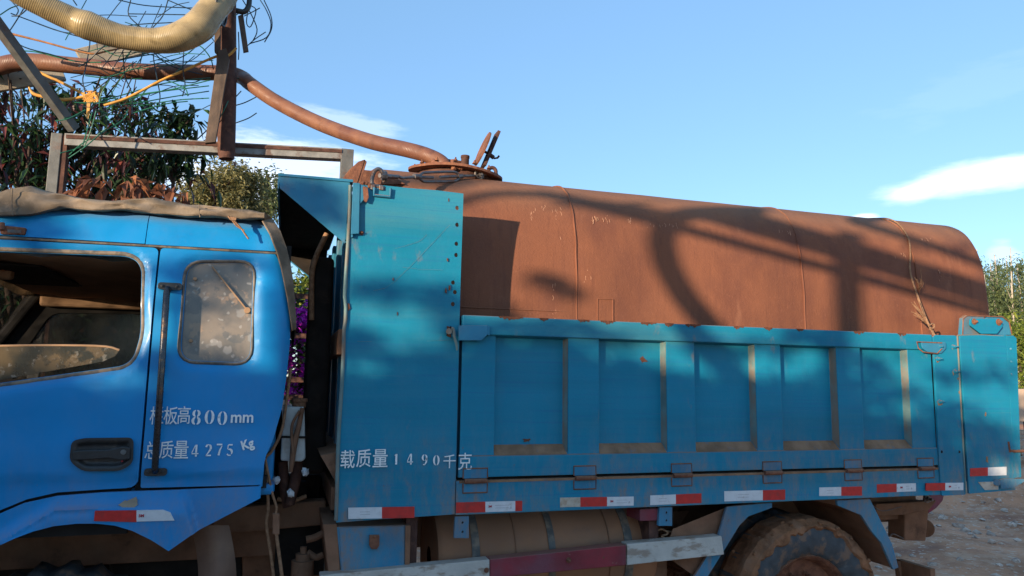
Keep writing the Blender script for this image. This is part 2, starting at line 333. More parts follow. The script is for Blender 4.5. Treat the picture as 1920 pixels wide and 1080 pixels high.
def glassy(name, col, alpha, layers=()):
    """dust-filmed glass: dust where the film is thick, see-through where it is thin"""
    m, nt, p = base(name); m.node_tree.nodes.remove(p); o = nt.nodes['Material Output']
    d = N(nt, 'ShaderNodeBsdfPrincipled'); t = N(nt, 'ShaderNodeBsdfTransparent'); mx = N(nt, 'ShaderNodeMixShader')
    c = mixc_(nt, ramp(nt, noise(nt, 6, 5), .35, .65), col[0], col[1])
    a = ramp(nt, noise(nt, 9, 6, .6), .3, .7, alpha[0], alpha[1])
    for (typ, sc, lo, hi, lc, am) in layers:
        if typ == 'v':
            g = N(nt, 'ShaderNodeNewGeometry'); v = N(nt, 'ShaderNodeTexVoronoi'); v.inputs['Scale'].default_value = sc
            v.inputs['Randomness'].default_value = 1
            dn = N(nt, 'ShaderNodeTexNoise'); dn.inputs['Scale'].default_value = 14; L(nt, g.outputs['Position'], dn.inputs['Vector']); va = N(nt, 'ShaderNodeVectorMath', operation='MULTIPLY_ADD'); L(nt, dn.outputs['Color'], va.inputs[0]); va.inputs[1].default_value = (.07, .07, .07); L(nt, g.outputs['Position'], va.inputs[2]); L(nt, va.outputs[0], v.inputs['Vector']); f = ramp(nt, v.outputs['Distance'], lo, hi, am, 0)
        else: f = ramp(nt, noise(nt, sc, 5, .6, (1, 1, 1), (4, 4, 4)), lo, hi, 0, am)
        c = mixc_(nt, f, c, lc); a = math_node(nt, 'MAXIMUM', a, f)
    L(nt, c, d.inputs['Base Color']); d.inputs['Roughness'].default_value = .22; L(nt, a, mx.inputs[0])
    L(nt, t.outputs[0], mx.inputs[1]); L(nt, d.outputs[0], mx.inputs[2]); L(nt, mx.outputs[0], o.inputs[0]); return m
M['dglass'] = glassy('dusty_door_glass', ((.035, .034, .026), (.11, .08, .045)), (.80, .98), (('n', 30, .58, .66, (.22, .20, .17), .7), ('n', 11, .55, .62, (.17, .115, .06), .6)))
M['qglass'] = glassy('dirt_reflection_glass', ((.12, .12, .12), (.24, .20, .165)), (.86, .98), (('v', 10, .18, .26, (.32, .31, .30), .65), ('v', 21, .15, .22, (.38, .36, .34), .6), ('n', 7, .55, .60, (.10, .11, .12), .6), ('n', 13, .58, .66, (.40, .27, .18), .55)))  # mottled dust colours also stand in for the pane's reflections
M['fglass'] = glassy('darkening_far_glass', ((.010, .012, .012), (.03, .03, .026)), (.55, .85), (('n', 26, .62, .70, (.16, .15, .12), .5),))
M['wglass'] = glassy('dusty_windscreen', ((.13, .15, .12), (.20, .22, .18)), (.6, .9), (('n', 9, .66, .68, (.35, .28, .15), .6),))
def leafmat(name, c1, c2, rough=.45, tr=.25):
    m, nt, p = base(name)
    oi = N(nt, 'ShaderNodeAttribute', attribute_name='tone')
    c = mixc_(nt, oi.outputs['Fac'], c1, c2)
    L(nt, c, p.inputs['Base Color']); p.inputs['Roughness'].default_value = rough
    if tr:
        t = N(nt, 'ShaderNodeBsdfTranslucent'); L(nt, c, t.inputs[0]); mx = N(nt, 'ShaderNodeMixShader'); mx.inputs[0].default_value = tr
        o = nt.nodes['Material Output']; L(nt, p.outputs[0], mx.inputs[1]); L(nt, t.outputs[0], mx.inputs[2]); L(nt, mx.outputs[0], o.inputs[0])
    return m
M['lf_dark'] = leafmat('dark_green_leaf', (.012, .030, .013), (.035, .085, .028), .35)
M['lf_red'] = leafmat('red_young_leaf', (.045, .018, .026), (.22, .055, .045), .4, .3)
M['lf_dry'] = leafmat('dry_orange_leaf', (.13, .05, .03), (.42, .16, .065), .6, .3)
M['lf_olive'] = leafmat('pale_olive_leaf', (.12, .12, .045), (.34, .30, .13), .6, .3)
M['lf_euc'] = leafmat('eucalyptus_leaf', (.045, .075, .03), (.19, .23, .09), .55)
M['lf_lime'] = leafmat('sunlit_shrub_leaf', (.09, .14, .02), (.27, .30, .05), .5)
M['lf_mag'] = leafmat('magenta_bract', (.35, .008, .36), (.62, .03, .60), .6, .35)
M['lf_grn'] = leafmat('hedge_leaf', (.02, .05, .012), (.07, .13, .03), .5)

def leaves(bm, centres, size, aspect=.3, droop=.4, jitter=.35, fold=.25):
    """one bent leaf at each centre: four quads, each with its own heading and tone"""
    lay = bm.faces.layers.float.get('tone') or bm.faces.layers.float.new('tone')
    for c in centres:
        l = size*(1+random.uniform(-jitter, jitter)); w = l*aspect
        a = random.uniform(0, 2*math.pi); e = random.uniform(-.9, .5)-droop*.5
        d = Vector((math.cos(a)*math.cos(e), math.sin(a)*math.cos(e), math.sin(e)))
        s = d.cross(Vector((random.gauss(0, .35), random.gauss(0, .35), 1))).normalized(); n = s.cross(d)
        c = Vector(c); p1 = c+d*l*.5-Vector((0, 0, droop*l*.06)); p2 = c+d*l-Vector((0, 0, droop*l*.35))
        b = [bm.verts.new(c), bm.verts.new(p1), bm.verts.new(p2)]
        l1 = bm.verts.new(c+d*l*.42+s*w*.5+n*w*fold); r1 = bm.verts.new(c+d*l*.42-s*w*.5+n*w*fold)
        t = random.random()**1.5
        for q in ((b[0], b[1], l1), (b[1], b[2], l1), (b[0], r1, b[1]), (b[1], r1, b[2])):
            f = bm.faces.new(q); f[lay] = t
    return bm
def clump_pts(cx, cy, cz, rx, ry, rz, nclump, per, cr):
    P = []
    for _ in range(nclump):
        while True:
            u = rng.uniform(-1, 1, 3)
            if (u**2).sum() <= 1: break
        q = np.array((cx, cy, cz))+u*(rx, ry, rz); P += [tuple(q+rng.normal(0, cr, 3)) for _ in range(per)]
    return P
def foliage(name, pts, mat, parent, size, **kw): return obj(name, leaves(B(), pts, size, **kw), mat, parent)

# ------------------------------------------------------------------ the ground
def ground_z(x, y):
    d = math.hypot(x-9, y-13)
    z = GZ + .03*math.sin(x*1.7+y*.9)+.02*math.sin(x*3.1-y*2.3)
    # a rubble bank runs behind the yard on the right
    t = x*.55+y*.84-13.6
    if x > 3: z += .55*sst(t/1.6)*sst((x-6)/3)*(1-.35*sst((t-3)/6)) + .10*sst(t/1.6)*math.sin(x*2.3)*math.sin(y*1.9)
    return z
bm = B(); n = 150
gx = [-12+ (i/n)*46 for i in range(n+1)]; gy = [-8+(j/n)*42 for j in range(n+1)]
vv = [[bm.verts.new((x, y, ground_z(x, y)+random.uniform(-.018, .018))) for y in gy] for x in gx]
for i in range(n):
    for j in range(n): bm.faces.new((vv[i][j], vv[i+1][j], vv[i+1][j+1], vv[i][j+1]))
# skirt to the horizon
ex = [-900, 900]; E_ = []
def ring_(lst): return lst
border = [vv[i][0] for i in range(n+1)]+[vv[n][j] for j in range(1, n+1)]+[vv[i][n] for i in range(n-1, -1, -1)]+[vv[0][j] for j in range(n-1, 0, -1)]
far = []
for v in border:
    c = Vector((v.co.x-11, v.co.y-13, 0)).normalized(); far.append(bm.verts.new((v.co.x+c.x*900, v.co.y+c.y*900, GZ)))
for i in range(len(border)):
    j = (i+1) % len(border); bm.faces.new((border[i], far[i], far[j], border[j]))
gm = surf('red_dirt_ground', (.46, .22, .125), .95, 0, .3, 1.1, (((.54, .32, .21), 2.4, .48, .66, .75, (1, 1, 1)), ((.22, .10, .07), 1.7, .5, .7, .7, (1, 1, 1)), ((.56, .43, .34), 14, .56, .64, .8, (1, 1, 1)), ((.13, .065, .05), 22, .60, .70, .7, (1, 1, 1))), (1.0, 14), spec=.1)
g = obj('ground', bm, gm, smooth=60); tag(g, 'reddish dirt yard with a stony bank behind the truck', 'ground', kind='structure')

# loose stones on the yard and the bank
bm = B()
for k in range(2600):
    x = random.uniform(4.5, 22); y = random.uniform(3.5, 19)
    if x*.55+y*.84-13.6 < -1.2 and random.random() < .55: continue
    r = random.uniform(.015, .06)*(1 if random.random() < .93 else 1.8); z = ground_z(x, y)
    m = Matrix.Translation((x, y, z+r*.2)) @ Matrix.Rotation(random.random()*6, 4, 'Z') @ Matrix.Diagonal((r*random.uniform(.8, 1.7), r, r*random.uniform(.5, .9), 1))
    s = bmesh.ops.create_icosphere(bm, subdivisions=1, radius=1, matrix=m)
    for v in s['verts']: v.co += Vector((random.gauss(0, .12), random.gauss(0, .12), random.gauss(0, .12)))*r
stm = surf('pale_rubble', (.48, .37, .30), .95, 0, .3, 6, (((.15, .08, .06), 9, .5, .6, .6, (1, 1, 1)),), (.4, 50), spec=.1)
tag(obj('gravel', bm, stm), 'loose pale stones strewn over the dirt bank behind the truck', 'gravel', kind='stuff')

# ------------------------------------------------------------------ THE TRUCK
T = thing('dump_truck', (1.6, 5.0, GZ), 'dump truck with a dusty blue cab and a teal steel cargo bed', 'truck')
FY = 3.9

# ---- cab
def cab_y(x, z):
    y = 3.9
    if z > 1.95: y += .035*((z-1.95)/.4)**2 if z < 2.35 else .035+.28*(z-2.35)
    if z > 2.46: y += .9*(z-2.46)**2*6
    if z < 1.24: y += .014*(1-sst((z-1.19)/.05))
    if x > -.105: a = min(x+.105, .149); y += .15-math.sqrt(max(0, .15**2-a*a))
    y += .006*sst((1.62-z)/.25)*sst((z-1.3)/.2)
    return y
# door window and quarter window outlines
dw = [(-1.72, 2.262), (-1.3, 2.274), (-.712, 2.289), (-.686, 1.90), (-.716, 1.752), (-1.30, 1.648), (-1.72, 1.575)]
dwr = roundpoly(dw, [.05, 0, .10, .05, .11, 0, .05], 8)
qw = roundpoly([(-.500, 2.268), (-.186, 2.290), (-.172, 1.772), (-.500, 1.778)], .075, 5)
dW, dQ = pdist(dwr), pdist(qw)
def door_y(x, z): return cab_y(x, z)+.026*(1-sst(dW(x, z)/.05))
def rear_y(x, z): return cab_y(x, z)+.020*(1-sst(dQ(x, z)/.055))
door_out = roundpoly([(-1.78, 2.325), (-.637, 2.337), (-.643, 1.168), (-.80, 1.163), (-.98, 1.155), (-1.10, 1.128), (-1.22, 1.075), (-1.40, .95), (-1.78, .90)], [.02, .03, .05, 0, 0, 0, 0, 0, .05])
door = obj('door', sheet(door_out, [dwr], door_y, .03, .025), M['cab'], T, smooth=32)
rear_out = roundpoly([(-.628, 2.338)]+xz([(516, 474), (529, 500), (538, 530), (544, 575), (544, 640), (538, 700), (529, 765), (512, 825), (497, 858), (490, 910)])+[(-.632, 1.165)], [.02, .01]+[.02]*9+[.01, .03], 3)
body = obj('cab_body', sheet(rear_out, [qw], rear_y, .03, .025), M['cab'], T, smooth=32)
# roof side panel with its raised crease and the cant rail behind the door gap
def roof_y(x, z):
    y = cab_y(x, z)
    return y-.004*(1-sst(abs(z-2.415)/.006))
for x0, x1 in ((-1.9, -.703), (-.699, .0)):
    o = roundpoly([(x0, 2.348), (x0, 2.47), (x1-(.03 if x1 > -.1 else 0), 2.53 if x1 < -.1 else 2.52), (x1, 2.354)] if x0 < -1 else [(x0, 2.352), (x0, 2.53), (-.17, 2.533), (-.13, 2.50), (-.105, 2.44), (-.078, 2.358)], .004 if x0 < -1 else [0, 0, .04, .05, .05, .01], 5)
    obj('roof_side', sheet(o, [], roof_y, .03, .02), M['cab'], T, smooth=40)
bm = B(); tube(bm, [(x, cab_y(x, 2.35)-.004, 2.344+.012*(x+.6)*.5) for x in np.linspace(-1.9, -.075, 20)], .006, 6); obj('drip_rail', bm, M['rubber'], T)
# structure behind the skin: roof, rear wall, floor, far side, dark backing strips round the door gap
bm = B()
box(bm, -1.85, -.20, 4.10, 5.85, 2.46, 2.52); box(bm, -.09, -.03, 4.05, 5.85, 1.16, 2.36); box(bm, -2.05, -.02, 3.99, 5.85, 1.10, 1.16)
box(bm, -2.20, -2.10, 3.98, 5.9, .75, 1.62); box(bm, -2.10, -1.95, 3.98, 5.9, .75, 1.14)
obj('cab_shell', bm, M['cab'], T, bevel=.02)
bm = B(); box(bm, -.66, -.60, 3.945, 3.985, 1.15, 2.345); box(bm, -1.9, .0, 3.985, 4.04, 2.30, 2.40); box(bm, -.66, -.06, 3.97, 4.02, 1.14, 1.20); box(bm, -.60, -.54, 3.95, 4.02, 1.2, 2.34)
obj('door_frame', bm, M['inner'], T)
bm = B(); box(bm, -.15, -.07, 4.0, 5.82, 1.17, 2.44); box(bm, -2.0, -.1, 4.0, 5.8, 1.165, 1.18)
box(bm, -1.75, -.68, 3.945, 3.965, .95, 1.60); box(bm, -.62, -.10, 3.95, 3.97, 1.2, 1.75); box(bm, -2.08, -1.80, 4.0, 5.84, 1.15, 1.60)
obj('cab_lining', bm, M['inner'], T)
# head lining, sagging in the middle, with the darker sun visor
bm = B(); nx, ny = 16, 12
G = [[bm.verts.new((-1.80+1.7*i/nx, 3.98+1.86*j/ny, 2.30-.03*math.sin(math.pi*i/nx)-.05*(j/ny)**3+.01*math.sin(i*1.9+j))) for j in range(ny+1)] for i in range(nx+1)]
for i in range(nx):
    for j in range(ny): bm.faces.new((G[i][j], G[i][j+1], G[i+1][j+1], G[i+1][j]))
obj('headliner', bm, M['liner'], T, smooth=60)
bm = B(); prism(bm, [(-1.74, 2.10), (-1.60, 2.26), (-1.58, 2.25), (-1.72, 2.08)], 4.15, 4.75); box(bm, -1.66, -1.25, 4.3, 5.2, 2.255, 2.27); obj('sun_visor', bm, M['inner'], T, bevel=.01)
# far side of the cab: frame with its window opening
fo = [(-1.72, 2.34), (-.05, 2.34), (-.05, 1.16), (-2.1, 1.16), (-2.1, 1.60)]
fw = roundpoly([(-1.60, 2.13), (-.80, 2.15), (-.74, 1.72), (-1.84, 1.66)], .07, 5)
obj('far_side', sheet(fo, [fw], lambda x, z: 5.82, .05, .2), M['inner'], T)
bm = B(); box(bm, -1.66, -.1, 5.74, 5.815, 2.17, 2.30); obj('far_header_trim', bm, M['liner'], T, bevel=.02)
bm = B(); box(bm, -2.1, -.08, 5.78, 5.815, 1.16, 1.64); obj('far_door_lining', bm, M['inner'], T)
bm = B(); prism(bm, fw, 5.835, 5.84); obj('far_darkening_pane', bm, M['fglass'], T)  # tinted pane added to darken what shows through the far opening
# windscreen with pillars
wsA, wsB = (-1.66, 2.31), (-2.12, 1.58)
bm = B(); v = [bm.verts.new(p) for p in ((wsA[0], 4.0, wsA[1]), (wsA[0], 5.8, wsA[1]), (wsB[0], 5.8, wsB[1]), (wsB[0], 4.0, wsB[1]))]; bm.faces.new(v)
obj('windscreen', bm, M['wglass'], T)
bm = B()
for y in (3.97, 5.80): beam(bm, (wsA[0]+.02, y, wsA[1]+.02), (wsB[0], y, wsB[1]-.05), .06, .07, (0, 1, 0))
beam(bm, (wsA[0]+.01, 3.97, wsA[1]+.01), (wsA[0]+.01, 5.80, wsA[1]+.01), .06, .06)
obj('windscreen_pillar', bm, M['inner'], T, bevel=.015)
# interior mirror, cable-tied under the header, and the far door mirror seen through the cab
bm = B(); c = at(10, 505, 4.55); box(bm, c.x-.05, c.x+.035, 4.52, 4.60, c.z-.055, c.z+.035); o = obj('rear_view_mirror', bm, M['liner'], T, bevel=.02, seg=3)
bm = B(); tube(bm, ats([(0, 488), (14, 478), (10, 497), (4, 508)], 4.5), .009, 8, 4); obj('mirror_stalk', bm, M['ostrap'], o)
bm = B(); prism(bm, roundpoly(xz([(52, 580), (76, 590), (62, 622), (38, 612)], 6.15), .03), 6.12, 6.2); o = obj('door_mirror', bm, M['black'], T, bevel=.01)
bm = B(); tube(bm, ats([(60, 572), (84, 592), (66, 634), (36, 622)], 6.1), .016, 8, 5); obj('mirror_bracket', bm, M['rubber'], o)
bm = B(); wc = Vector((-1.62, 4.62, 1.62)); ring = []
for k in range(33):
    a = 2*math.pi*k/32; ring.append(wc+Vector((math.cos(a)*.13, math.sin(a)*.22, math.cos(a)*.17)))
tube(bm, ring, .014, 8, cap=False); tube(bm, [wc, wc+Vector((-.2, 0, -.3))], .03, 10); tube(bm, [ring[0], wc, ring[16]], .012, 6); obj('steering_wheel', bm, M['black'], T, smooth=60)
bm = B(); box(bm, -.62, -.2, 4.1, 4.7, 1.18, 1.50); box(bm, -.30, -.17, 4.1, 4.7, 1.45, 1.80); obj('driver_seat', bm, M['inner'], T, bevel=.05, seg=4)

# door: seals, half-lowered glass, handle
def ringmesh(bm, loop, w, y0f, t):
    """raised rubber strip following a loop in x-z"""
    P = [Vector((x, 0, z)) for x, z in loop]; n = len(P); R = []
    for i in range(n):
        d = (P[(i+1) % n]-P[i-1]).normalized(); s = Vector((-d.z, 0, d.x)); y = y0f(P[i].x, P[i].z)
        R.append([bm.verts.new(P[i]+s*a*w+Vector((0, y+b, 0))) for a, b in ((0, .01), (.1, -t*.7), (.4, -t), (.75, -t*.6), (1, .012))])
    for i in range(n):
        a, b = R[i], R[(i+1) % n]
        for k in range(4): bm.faces.new((a[k], a[k+1], b[k+1], b[k]))
    bmesh.ops.recalc_face_normals(bm, faces=bm.faces[:]); return bm
bm = B(); ringmesh(bm, dwr[::-1], -.030, door_y, .012); seal = obj('window_seal', bm, M['rubber'], door, smooth=60)
gl = xz([(-150, 655), (0, 649), (120, 648), (196, 650), (222, 657), (214, 668), (190, 678), (0, 712), (-150, 735)], 3.93)
bm = B(); prism(bm, roundpoly(gl, [0, 0, 0, .03, .01, 0, 0, 0, 0]), 3.947, 3.952); wg = obj('window_pane', bm, M['dglass'], door)
bm = B(); tube(bm, [(x, 3.949, z+.002) for x, z in gl[:5]], .0055, 6, 3); obj('pane_edge', bm, M['liner'], wg, smooth=60)
bm = B(); ringmesh(bm, qw[::-1], -.022, rear_y, .012); qs = obj('quarter_window_seal', bm, M['rubber'], body, smooth=60)
bm = B(); prism(bm, qw, 3.946, 3.951); qg = obj('quarter_window', bm, M['qglass'], body)
bm = B(); a, b = at(398, 500, 3.94), at(464, 582, 3.94); beam(bm, a, b, .007, .022, (0, 1, 0)); cyl(bm, b+Vector((0, -.012, 0)), b+Vector((0, .01, 0)), .016, 12)
c1 = at(366, 523, 3.94); cyl(bm, c1, c1+Vector((0, -.012, 0)), .009, 12); c1 = at(358, 639, 3.94); cyl(bm, c1, c1+Vector((0, -.012, 0)), .009, 12)
obj('window_catch', bm, M['liner'], body, bevel=.002)
# recessed black handle bowl with its lever
hx0, hz1 = xz([(136, 820)])[0]; hx1, hz0 = xz([(250, 880)])[0]
bm = B(); lp = roundpoly([(hx0, hz0+.045), (hx0+.002, hz1-.016), (hx0+.05, hz1-.002), (hx1-.005, hz1-.001), (hx1, hz0+.03), (hx1-.05, hz0-.004), (hx0+.06, hz0-.003)], .03, 5)
dH = pdist(lp); ins = lambda x, z: sst((dH(x, z)-.016)/.02)
bw = sheet(lp, [], lambda x, z: 3.878+.016*ins(x, z), .0, .007)
handle = obj('door_handle', bw, M['black'], door, smooth=60)
bm = B(); lev = xz([(139, 845), (155, 843), (205, 842), (232, 836), (247, 838), (246, 860), (232, 862), (205, 858), (160, 861), (139, 862)])
prism(bm, roundpoly(lev, .006, 3), 3.866, 3.893); obj('lever', bm, M['black'], handle, bevel=.006, seg=3)
bm = B(); c1 = at(231, 848, 3.864); cyl(bm, c1+Vector((0, .008, 0)), c1, .0125, 20); obj('lock_cylinder', bm, M['galv'], handle, bevel=.002)
bm = B(); c1 = at(229, 865, 3.892); cyl(bm, c1+Vector((0, .008, 0)), c1, .005, 10); obj('key_hole', bm, M['ink_r'], handle)
# grab rail
bm = B(); t0, t1 = at(313, 541, 3.85), at(290, 884, 3.85)
pts = [t0+Vector((0, .05, .002)), t0+Vector((0, .015, 0)), t0+Vector((0, 0, -.02)), t0.lerp(t1, .5), t1+Vector((0, 0, .02)), t1+Vector((0, .02, 0)), t1+Vector((0, .05, 0))]
tube(bm, pts, .0155, 14); rail = obj('grab_rail', bm, M['chrome'], T, smooth=50)
for c, ww in ((at(319, 537, 3.893), .055), (at(292, 885, 3.893), .05)):
    bm = B(); prism(bm, roundpoly([(c.x-ww, c.z-.018), (c.x-ww, c.z+.018), (c.x+ww, c.z+.018), (c.x+ww, c.z-.018)], .017, 6), 3.885, 3.899)
    for s in (-.6, .6): bolt(bm, (c.x+ww*s, 3.885, c.z), .006, .006)
    obj('rail_foot', bm, M['black'], rail, bevel=.003)
# small bracket on the roof side
bm = B(); p = xz([(0, 425), (3, 440), (48, 441), (50, 428), (12, 424)], 3.94); prism(bm, roundpoly(p, .006), 3.925, 3.95); cyl(bm, at(4, 418, 3.93), at(4, 432, 3.92), .012, 10)
obj('roof_bracket', bm, M['steel_rust'], T, bevel=.003)
bm = B(); p = xz([(14, 430), (40, 431), (40, 437), (14, 436)], 3.924); prism(bm, p, 3.922, 3.93); obj('bracket_plate', bm, M['galv'], T)
# front wing with its flared lip and the lower corner of the cab
fen = [(-1.78, .60), (-1.78, .86), (-1.42, .92), (-1.23, 1.055), (-1.11, 1.112), (-.98, 1.140), (-.80, 1.150), (-.62, 1.152), (-.452, 1.153), (-.30, 1.155), (-.084, 1.158), (-.084, 1.100), (-.39, .942), (-.482, .876), (-.56, .930), (-.645, .977), (-.721, 1.004), (-.80, 1.016), (-.88, 1.019), (-.97, 1.012), (-1.05, .992), (-1.12, .965), (-1.19, .930), (-1.30, .86), (-1.42, .76), (-1.50, .62)]
def fen_y(x, z):
    top = 1.15-max(0, -.98-x)*.62 if x < -.98 else 1.153
    t = sst((top-z)/.12); y = 3.905-.040*t
    k = (-.425-(1.15-z)*-.0)-(x-(1.15-z)*-.30)   # crease running down from the text side
    u = sst((x+.455+ (z-1.15)*.35)/.03); y = y*(1-u)+(3.912)*u
    if -1.35 < x < -.5: y -= .010*(1-sst(abs(z-(top-.075))/.010))*(1-u)*sst((-.62-x)/.3)
    return y
wing = obj('front_wing', sheet(fen, [], fen_y, .02, .012), M['cab'], T, smooth=45)
def patch(name, px, y, mat, parent, n=22, jit=.12, fy=None, t=.0012):
    """small irregular patch (chipped paint, a stain) lying on a panel"""
    p = xz(px, y); cx = sum(a for a, b in p)/len(p); cz = sum(b for a, b in p)/len(p); q = roundpoly(p, .004, 3)
    q = [(a+(a-cx)*random.gauss(0, jit), b+(b-cz)*random.gauss(0, jit)) for a, b in q]
    bm = B(); prism(bm, q, y-t, y+.004); return obj(name, bm, mat, parent)
patch('bare_filler_patch', [(222, 947), (236, 938), (256, 935), (258, 944), (248, 955), (232, 954)], 3.880, M['wood'], wing)
bm = B(); box(bm, -1.9, -.50, 3.98, 5.8, 1.10, 1.14); prism(bm, [(-.50, 1.12), (-.45, .93), (-.50, .90), (-.62, .97), (-.75, 1.03), (-.9, 1.05), (-.9, 1.08)], 3.98, 4.5); obj('wheel_arch_liner', bm, M['dark'], T)
bm = B(); tube(bm, ats([(488, 912), (491, 880), (492, 862), (497, 858)], 3.93), .010, 10, 4); obj('step_bar', bm, M['cab'], T, smooth=60)

# ---- wheels
def wheel(cx, cz, y0, R, w=.27, turn=0, muddy=True):
    prof = [(R*.60, .03), (R*.64, .005), (R*.80, -.012), (R*.93, 0), (R*.985, .03), (R, .055), (R, w-.05), (R*.97, w-.01), (R*.8, w+.01), (R*.6, w-.02)]
    bm = B(); n = 96; rings = []
    for i in range(n):
        a = 2*math.pi*i/n; rg = []
        for j, (r, y) in enumerate(prof):
            lug = (.020 if (i//2) % 2 else -.006) if j in (4, 5, 6) else 0
            nz_ = .006*math.sin(i*1.7+j)+.005*math.sin(i*.63*j)
            rr = r+lug+nz_; rg.append(bm.verts.new((cx+rr*math.cos(a), y0+y+nz_*.6, cz+rr*math.sin(a))))
        rings.append(rg)
    for i in range(n):
        a, b = rings[i], rings[(i+1) % n]
        for j in range(len(prof)-1): bm.faces.new((a[j], b[j], b[j+1], a[j+1]))
    bmesh.ops.recalc_face_normals(bm, faces=bm.faces[:])
    hub = B(); hp = [(R*.62, .035), (R*.60, .015), (R*.56, .03), (R*.52, .10), (R*.30, .13), (R*.26, .06), (R*.14, .05), (0.001, .05)]; rr = []
    for i in range(48):
        a = 2*math.pi*i/48; rr.append([hub.verts.new((cx+r*math.cos(a), y0+y, cz+r*math.sin(a))) for r, y in hp])
    for i in range(48):
        for j in range(len(hp)-1): hub.faces.new((rr[i][j], rr[(i+1) % 48][j], rr[(i+1) % 48][j+1], rr[i][j+1]))
    bmesh.ops.remove_doubles(hub, verts=hub.verts[:], dist=.002); bmesh.ops.recalc_face_normals(hub, faces=hub.faces[:])
    for k in range(10):
        a = 2*math.pi*k/10; bolt(hub, (cx+R*.36*math.cos(a), y0+.125, cz+R*.36*math.sin(a)), .014, .03)
    ty = obj('wheel', bm, M['tyre'], T, smooth=50); obj('rim', hub, M['steel_rust'], ty, smooth=40)
    if muddy:   # caked mud round the shoulder and tread
        mb = B(); nn = 160; R2 = []
        for i in range(nn):
            a = 2*math.pi*i/nn; k = .5+.5*math.sin(i*.9)+.4*math.sin(i*2.3+1)+random.uniform(-.5, .5)
            rin = R*(.865+.03*math.sin(i*.21+1)+.018*math.sin(i*.83)+.022*random.uniform(-1, 1))
            if .3 < a < 1.9: rin += R*.03
            if 1.95 < a < 3.5: rin -= R*.02
            o = .010+.006*k; R2.append([mb.verts.new((cx+r*math.cos(a), y0+y, cz+r*math.sin(a))) for r, y in ((rin, .006-.004), (rin+.02, -.012-o*.5), (R*.96, -.004-o), (R*1.01+o, .03), (R*1.02+o, .07), (R*1.0+o*1.5, .14), (R*1.015+o, .2), (R*.97, w+.01))])
        for i in range(nn):
            a, b = R2[i], R2[(i+1) % nn]
            for j in range(7): mb.faces.new((a[j], b[j], b[j+1], a[j+1]))
        bmesh.ops.recalc_face_normals(mb, faces=mb.faces[:])
        for k in range(150):
            a = random.uniform(.2, 3.3); r = R*random.uniform(.95, 1.03); rr_ = random.uniform(.008, .026)
            mm = Matrix.Translation((cx+r*math.cos(a), y0+random.uniform(-.01, .2), cz+r*math.sin(a))) @ Matrix.Rotation(random.random()*6, 4, 'X') @ Matrix.Diagonal((rr_, rr_*.8, rr_*.7, 1))
            bmesh.ops.create_icosphere(mb, subdivisions=1, radius=1, matrix=mm)
        obj('caked_mud', mb, M['mud'], ty, smooth=25)
    return ty
wheel(3.27, .29, 4.0, .535); wheel(3.27, .29, 4.34, .53, muddy=False)
wheel(3.27, .29, 5.45, .53, muddy=False); wheel(3.27, .29, 5.78, .53, muddy=False)
wheel(-1.02, .24, 4.10, .50, muddy=False); wheel(-1.02, .24, 5.6, .50, muddy=False)

# ---- chassis and underbody
bm = B()
for y in (4.62, 5.38): box(bm, -2.0, 4.75, y, y+.08, .66, .88)
for x in (-1.6, -.3, .5, 1.6, 2.6, 4.0, 4.6): box(bm, x, x+.1, 4.70, 5.38, .70, .84)
box(bm, 3.17, 3.37, 4.3, 5.7, .20, .40); box(bm, -1.10, -.94, 4.2, 5.6, .16, .30)
obj('chassis', bm, M['brown'], T, bevel=.006)
bm = B(); box(bm, .29, 4.9, 4.25, 5.9, .93, 1.02)
for x in np.arange(.4, 4.9, .42): box(bm, x, x+.07, 4.35, 6.05, .90, .975)
box(bm, .0, .28, 4.55, 5.45, .55, .95)
obj('bed_floor_frame', bm, M['dark'], T, bevel=.004)
for x in (2.7, 3.84):
    pass
bm = B()
for k in range(5): beam(bm, (2.6+k*.03, 4.56, .52+k*.025), (3.95-k*.03, 4.56, .52+k*.025), .08, .02)
obj('leaf_spring', bm, M['dark_rust'], T)

# ---- headboard (front wall of the bed) and its canopy
bm = B(); box(bm, .345, .38, 3.93, 6.08, 1.0, 2.74)
obj('headboard', bm, M['bed2'], T)
for y0, y1, x0 in ((3.93, 4.06, .292), (4.42, 4.54, .30), (5.0, 5.12, .30), (5.55, 5.67, .30), (5.98, 6.08, .292)):
    bm = B(); box(bm, x0, .344, y0, y1, 1.0, 2.70); obj('headboard_post', bm, M['lip'] if y0 < 4 else M['bed2'], T, bevel=.006)
bm = B(); box(bm, .27, .344, 4.07, 6.0, 1.83, 1.97); box(bm, .27, .344, 4.07, 6.0, 1.0, 1.12); obj('headboard_crossbar', bm, M['brown'], T, bevel=.006)
bm = B(); prism(bm, [(.20, 1.30), (.31, 1.12), (.31, 1.32)], 3.945, 5.9); obj('headboard_skirt', bm, M['brown'], T)
cn = [(-.085, 2.763), (.285, 2.765), (.272, 2.418), (-.075, 2.690)]
can_o = None
for y0 in (3.90, 6.06):
    bm = B(); prism(bm, cn, y0, y0+.008); o = obj('canopy_side', bm, M['bed2'], T, bevel=.002)
bm = B(); prism(bm, [(-.088, 2.768), (-.088, 2.755), (.30, 2.758), (.30, 2.772)], 3.892, 6.08)
prism(bm, [(-.088, 2.69), (-.088, 2.755), (-.080, 2.755), (-.080, 2.69)], 3.909, 6.059)
obj('canopy_top', bm, M['bed2'], T)
bm = B(); prism(bm, [(-.08, 2.745), (-.08, 2.752), (.29, 2.752), (.29, 2.745)], 3.912, 6.055); prism(bm, [(-.075, 2.70), (-.07, 2.75), (.28, 2.75), (.268, 2.43)], 6.045, 6.056); box(bm, .3445, .3448, 3.95, 6.0, 1.2, 2.72); obj('canopy_shade_lining', bm, M['dark'], T)  # near-black sheets put the underside's shade into the colour
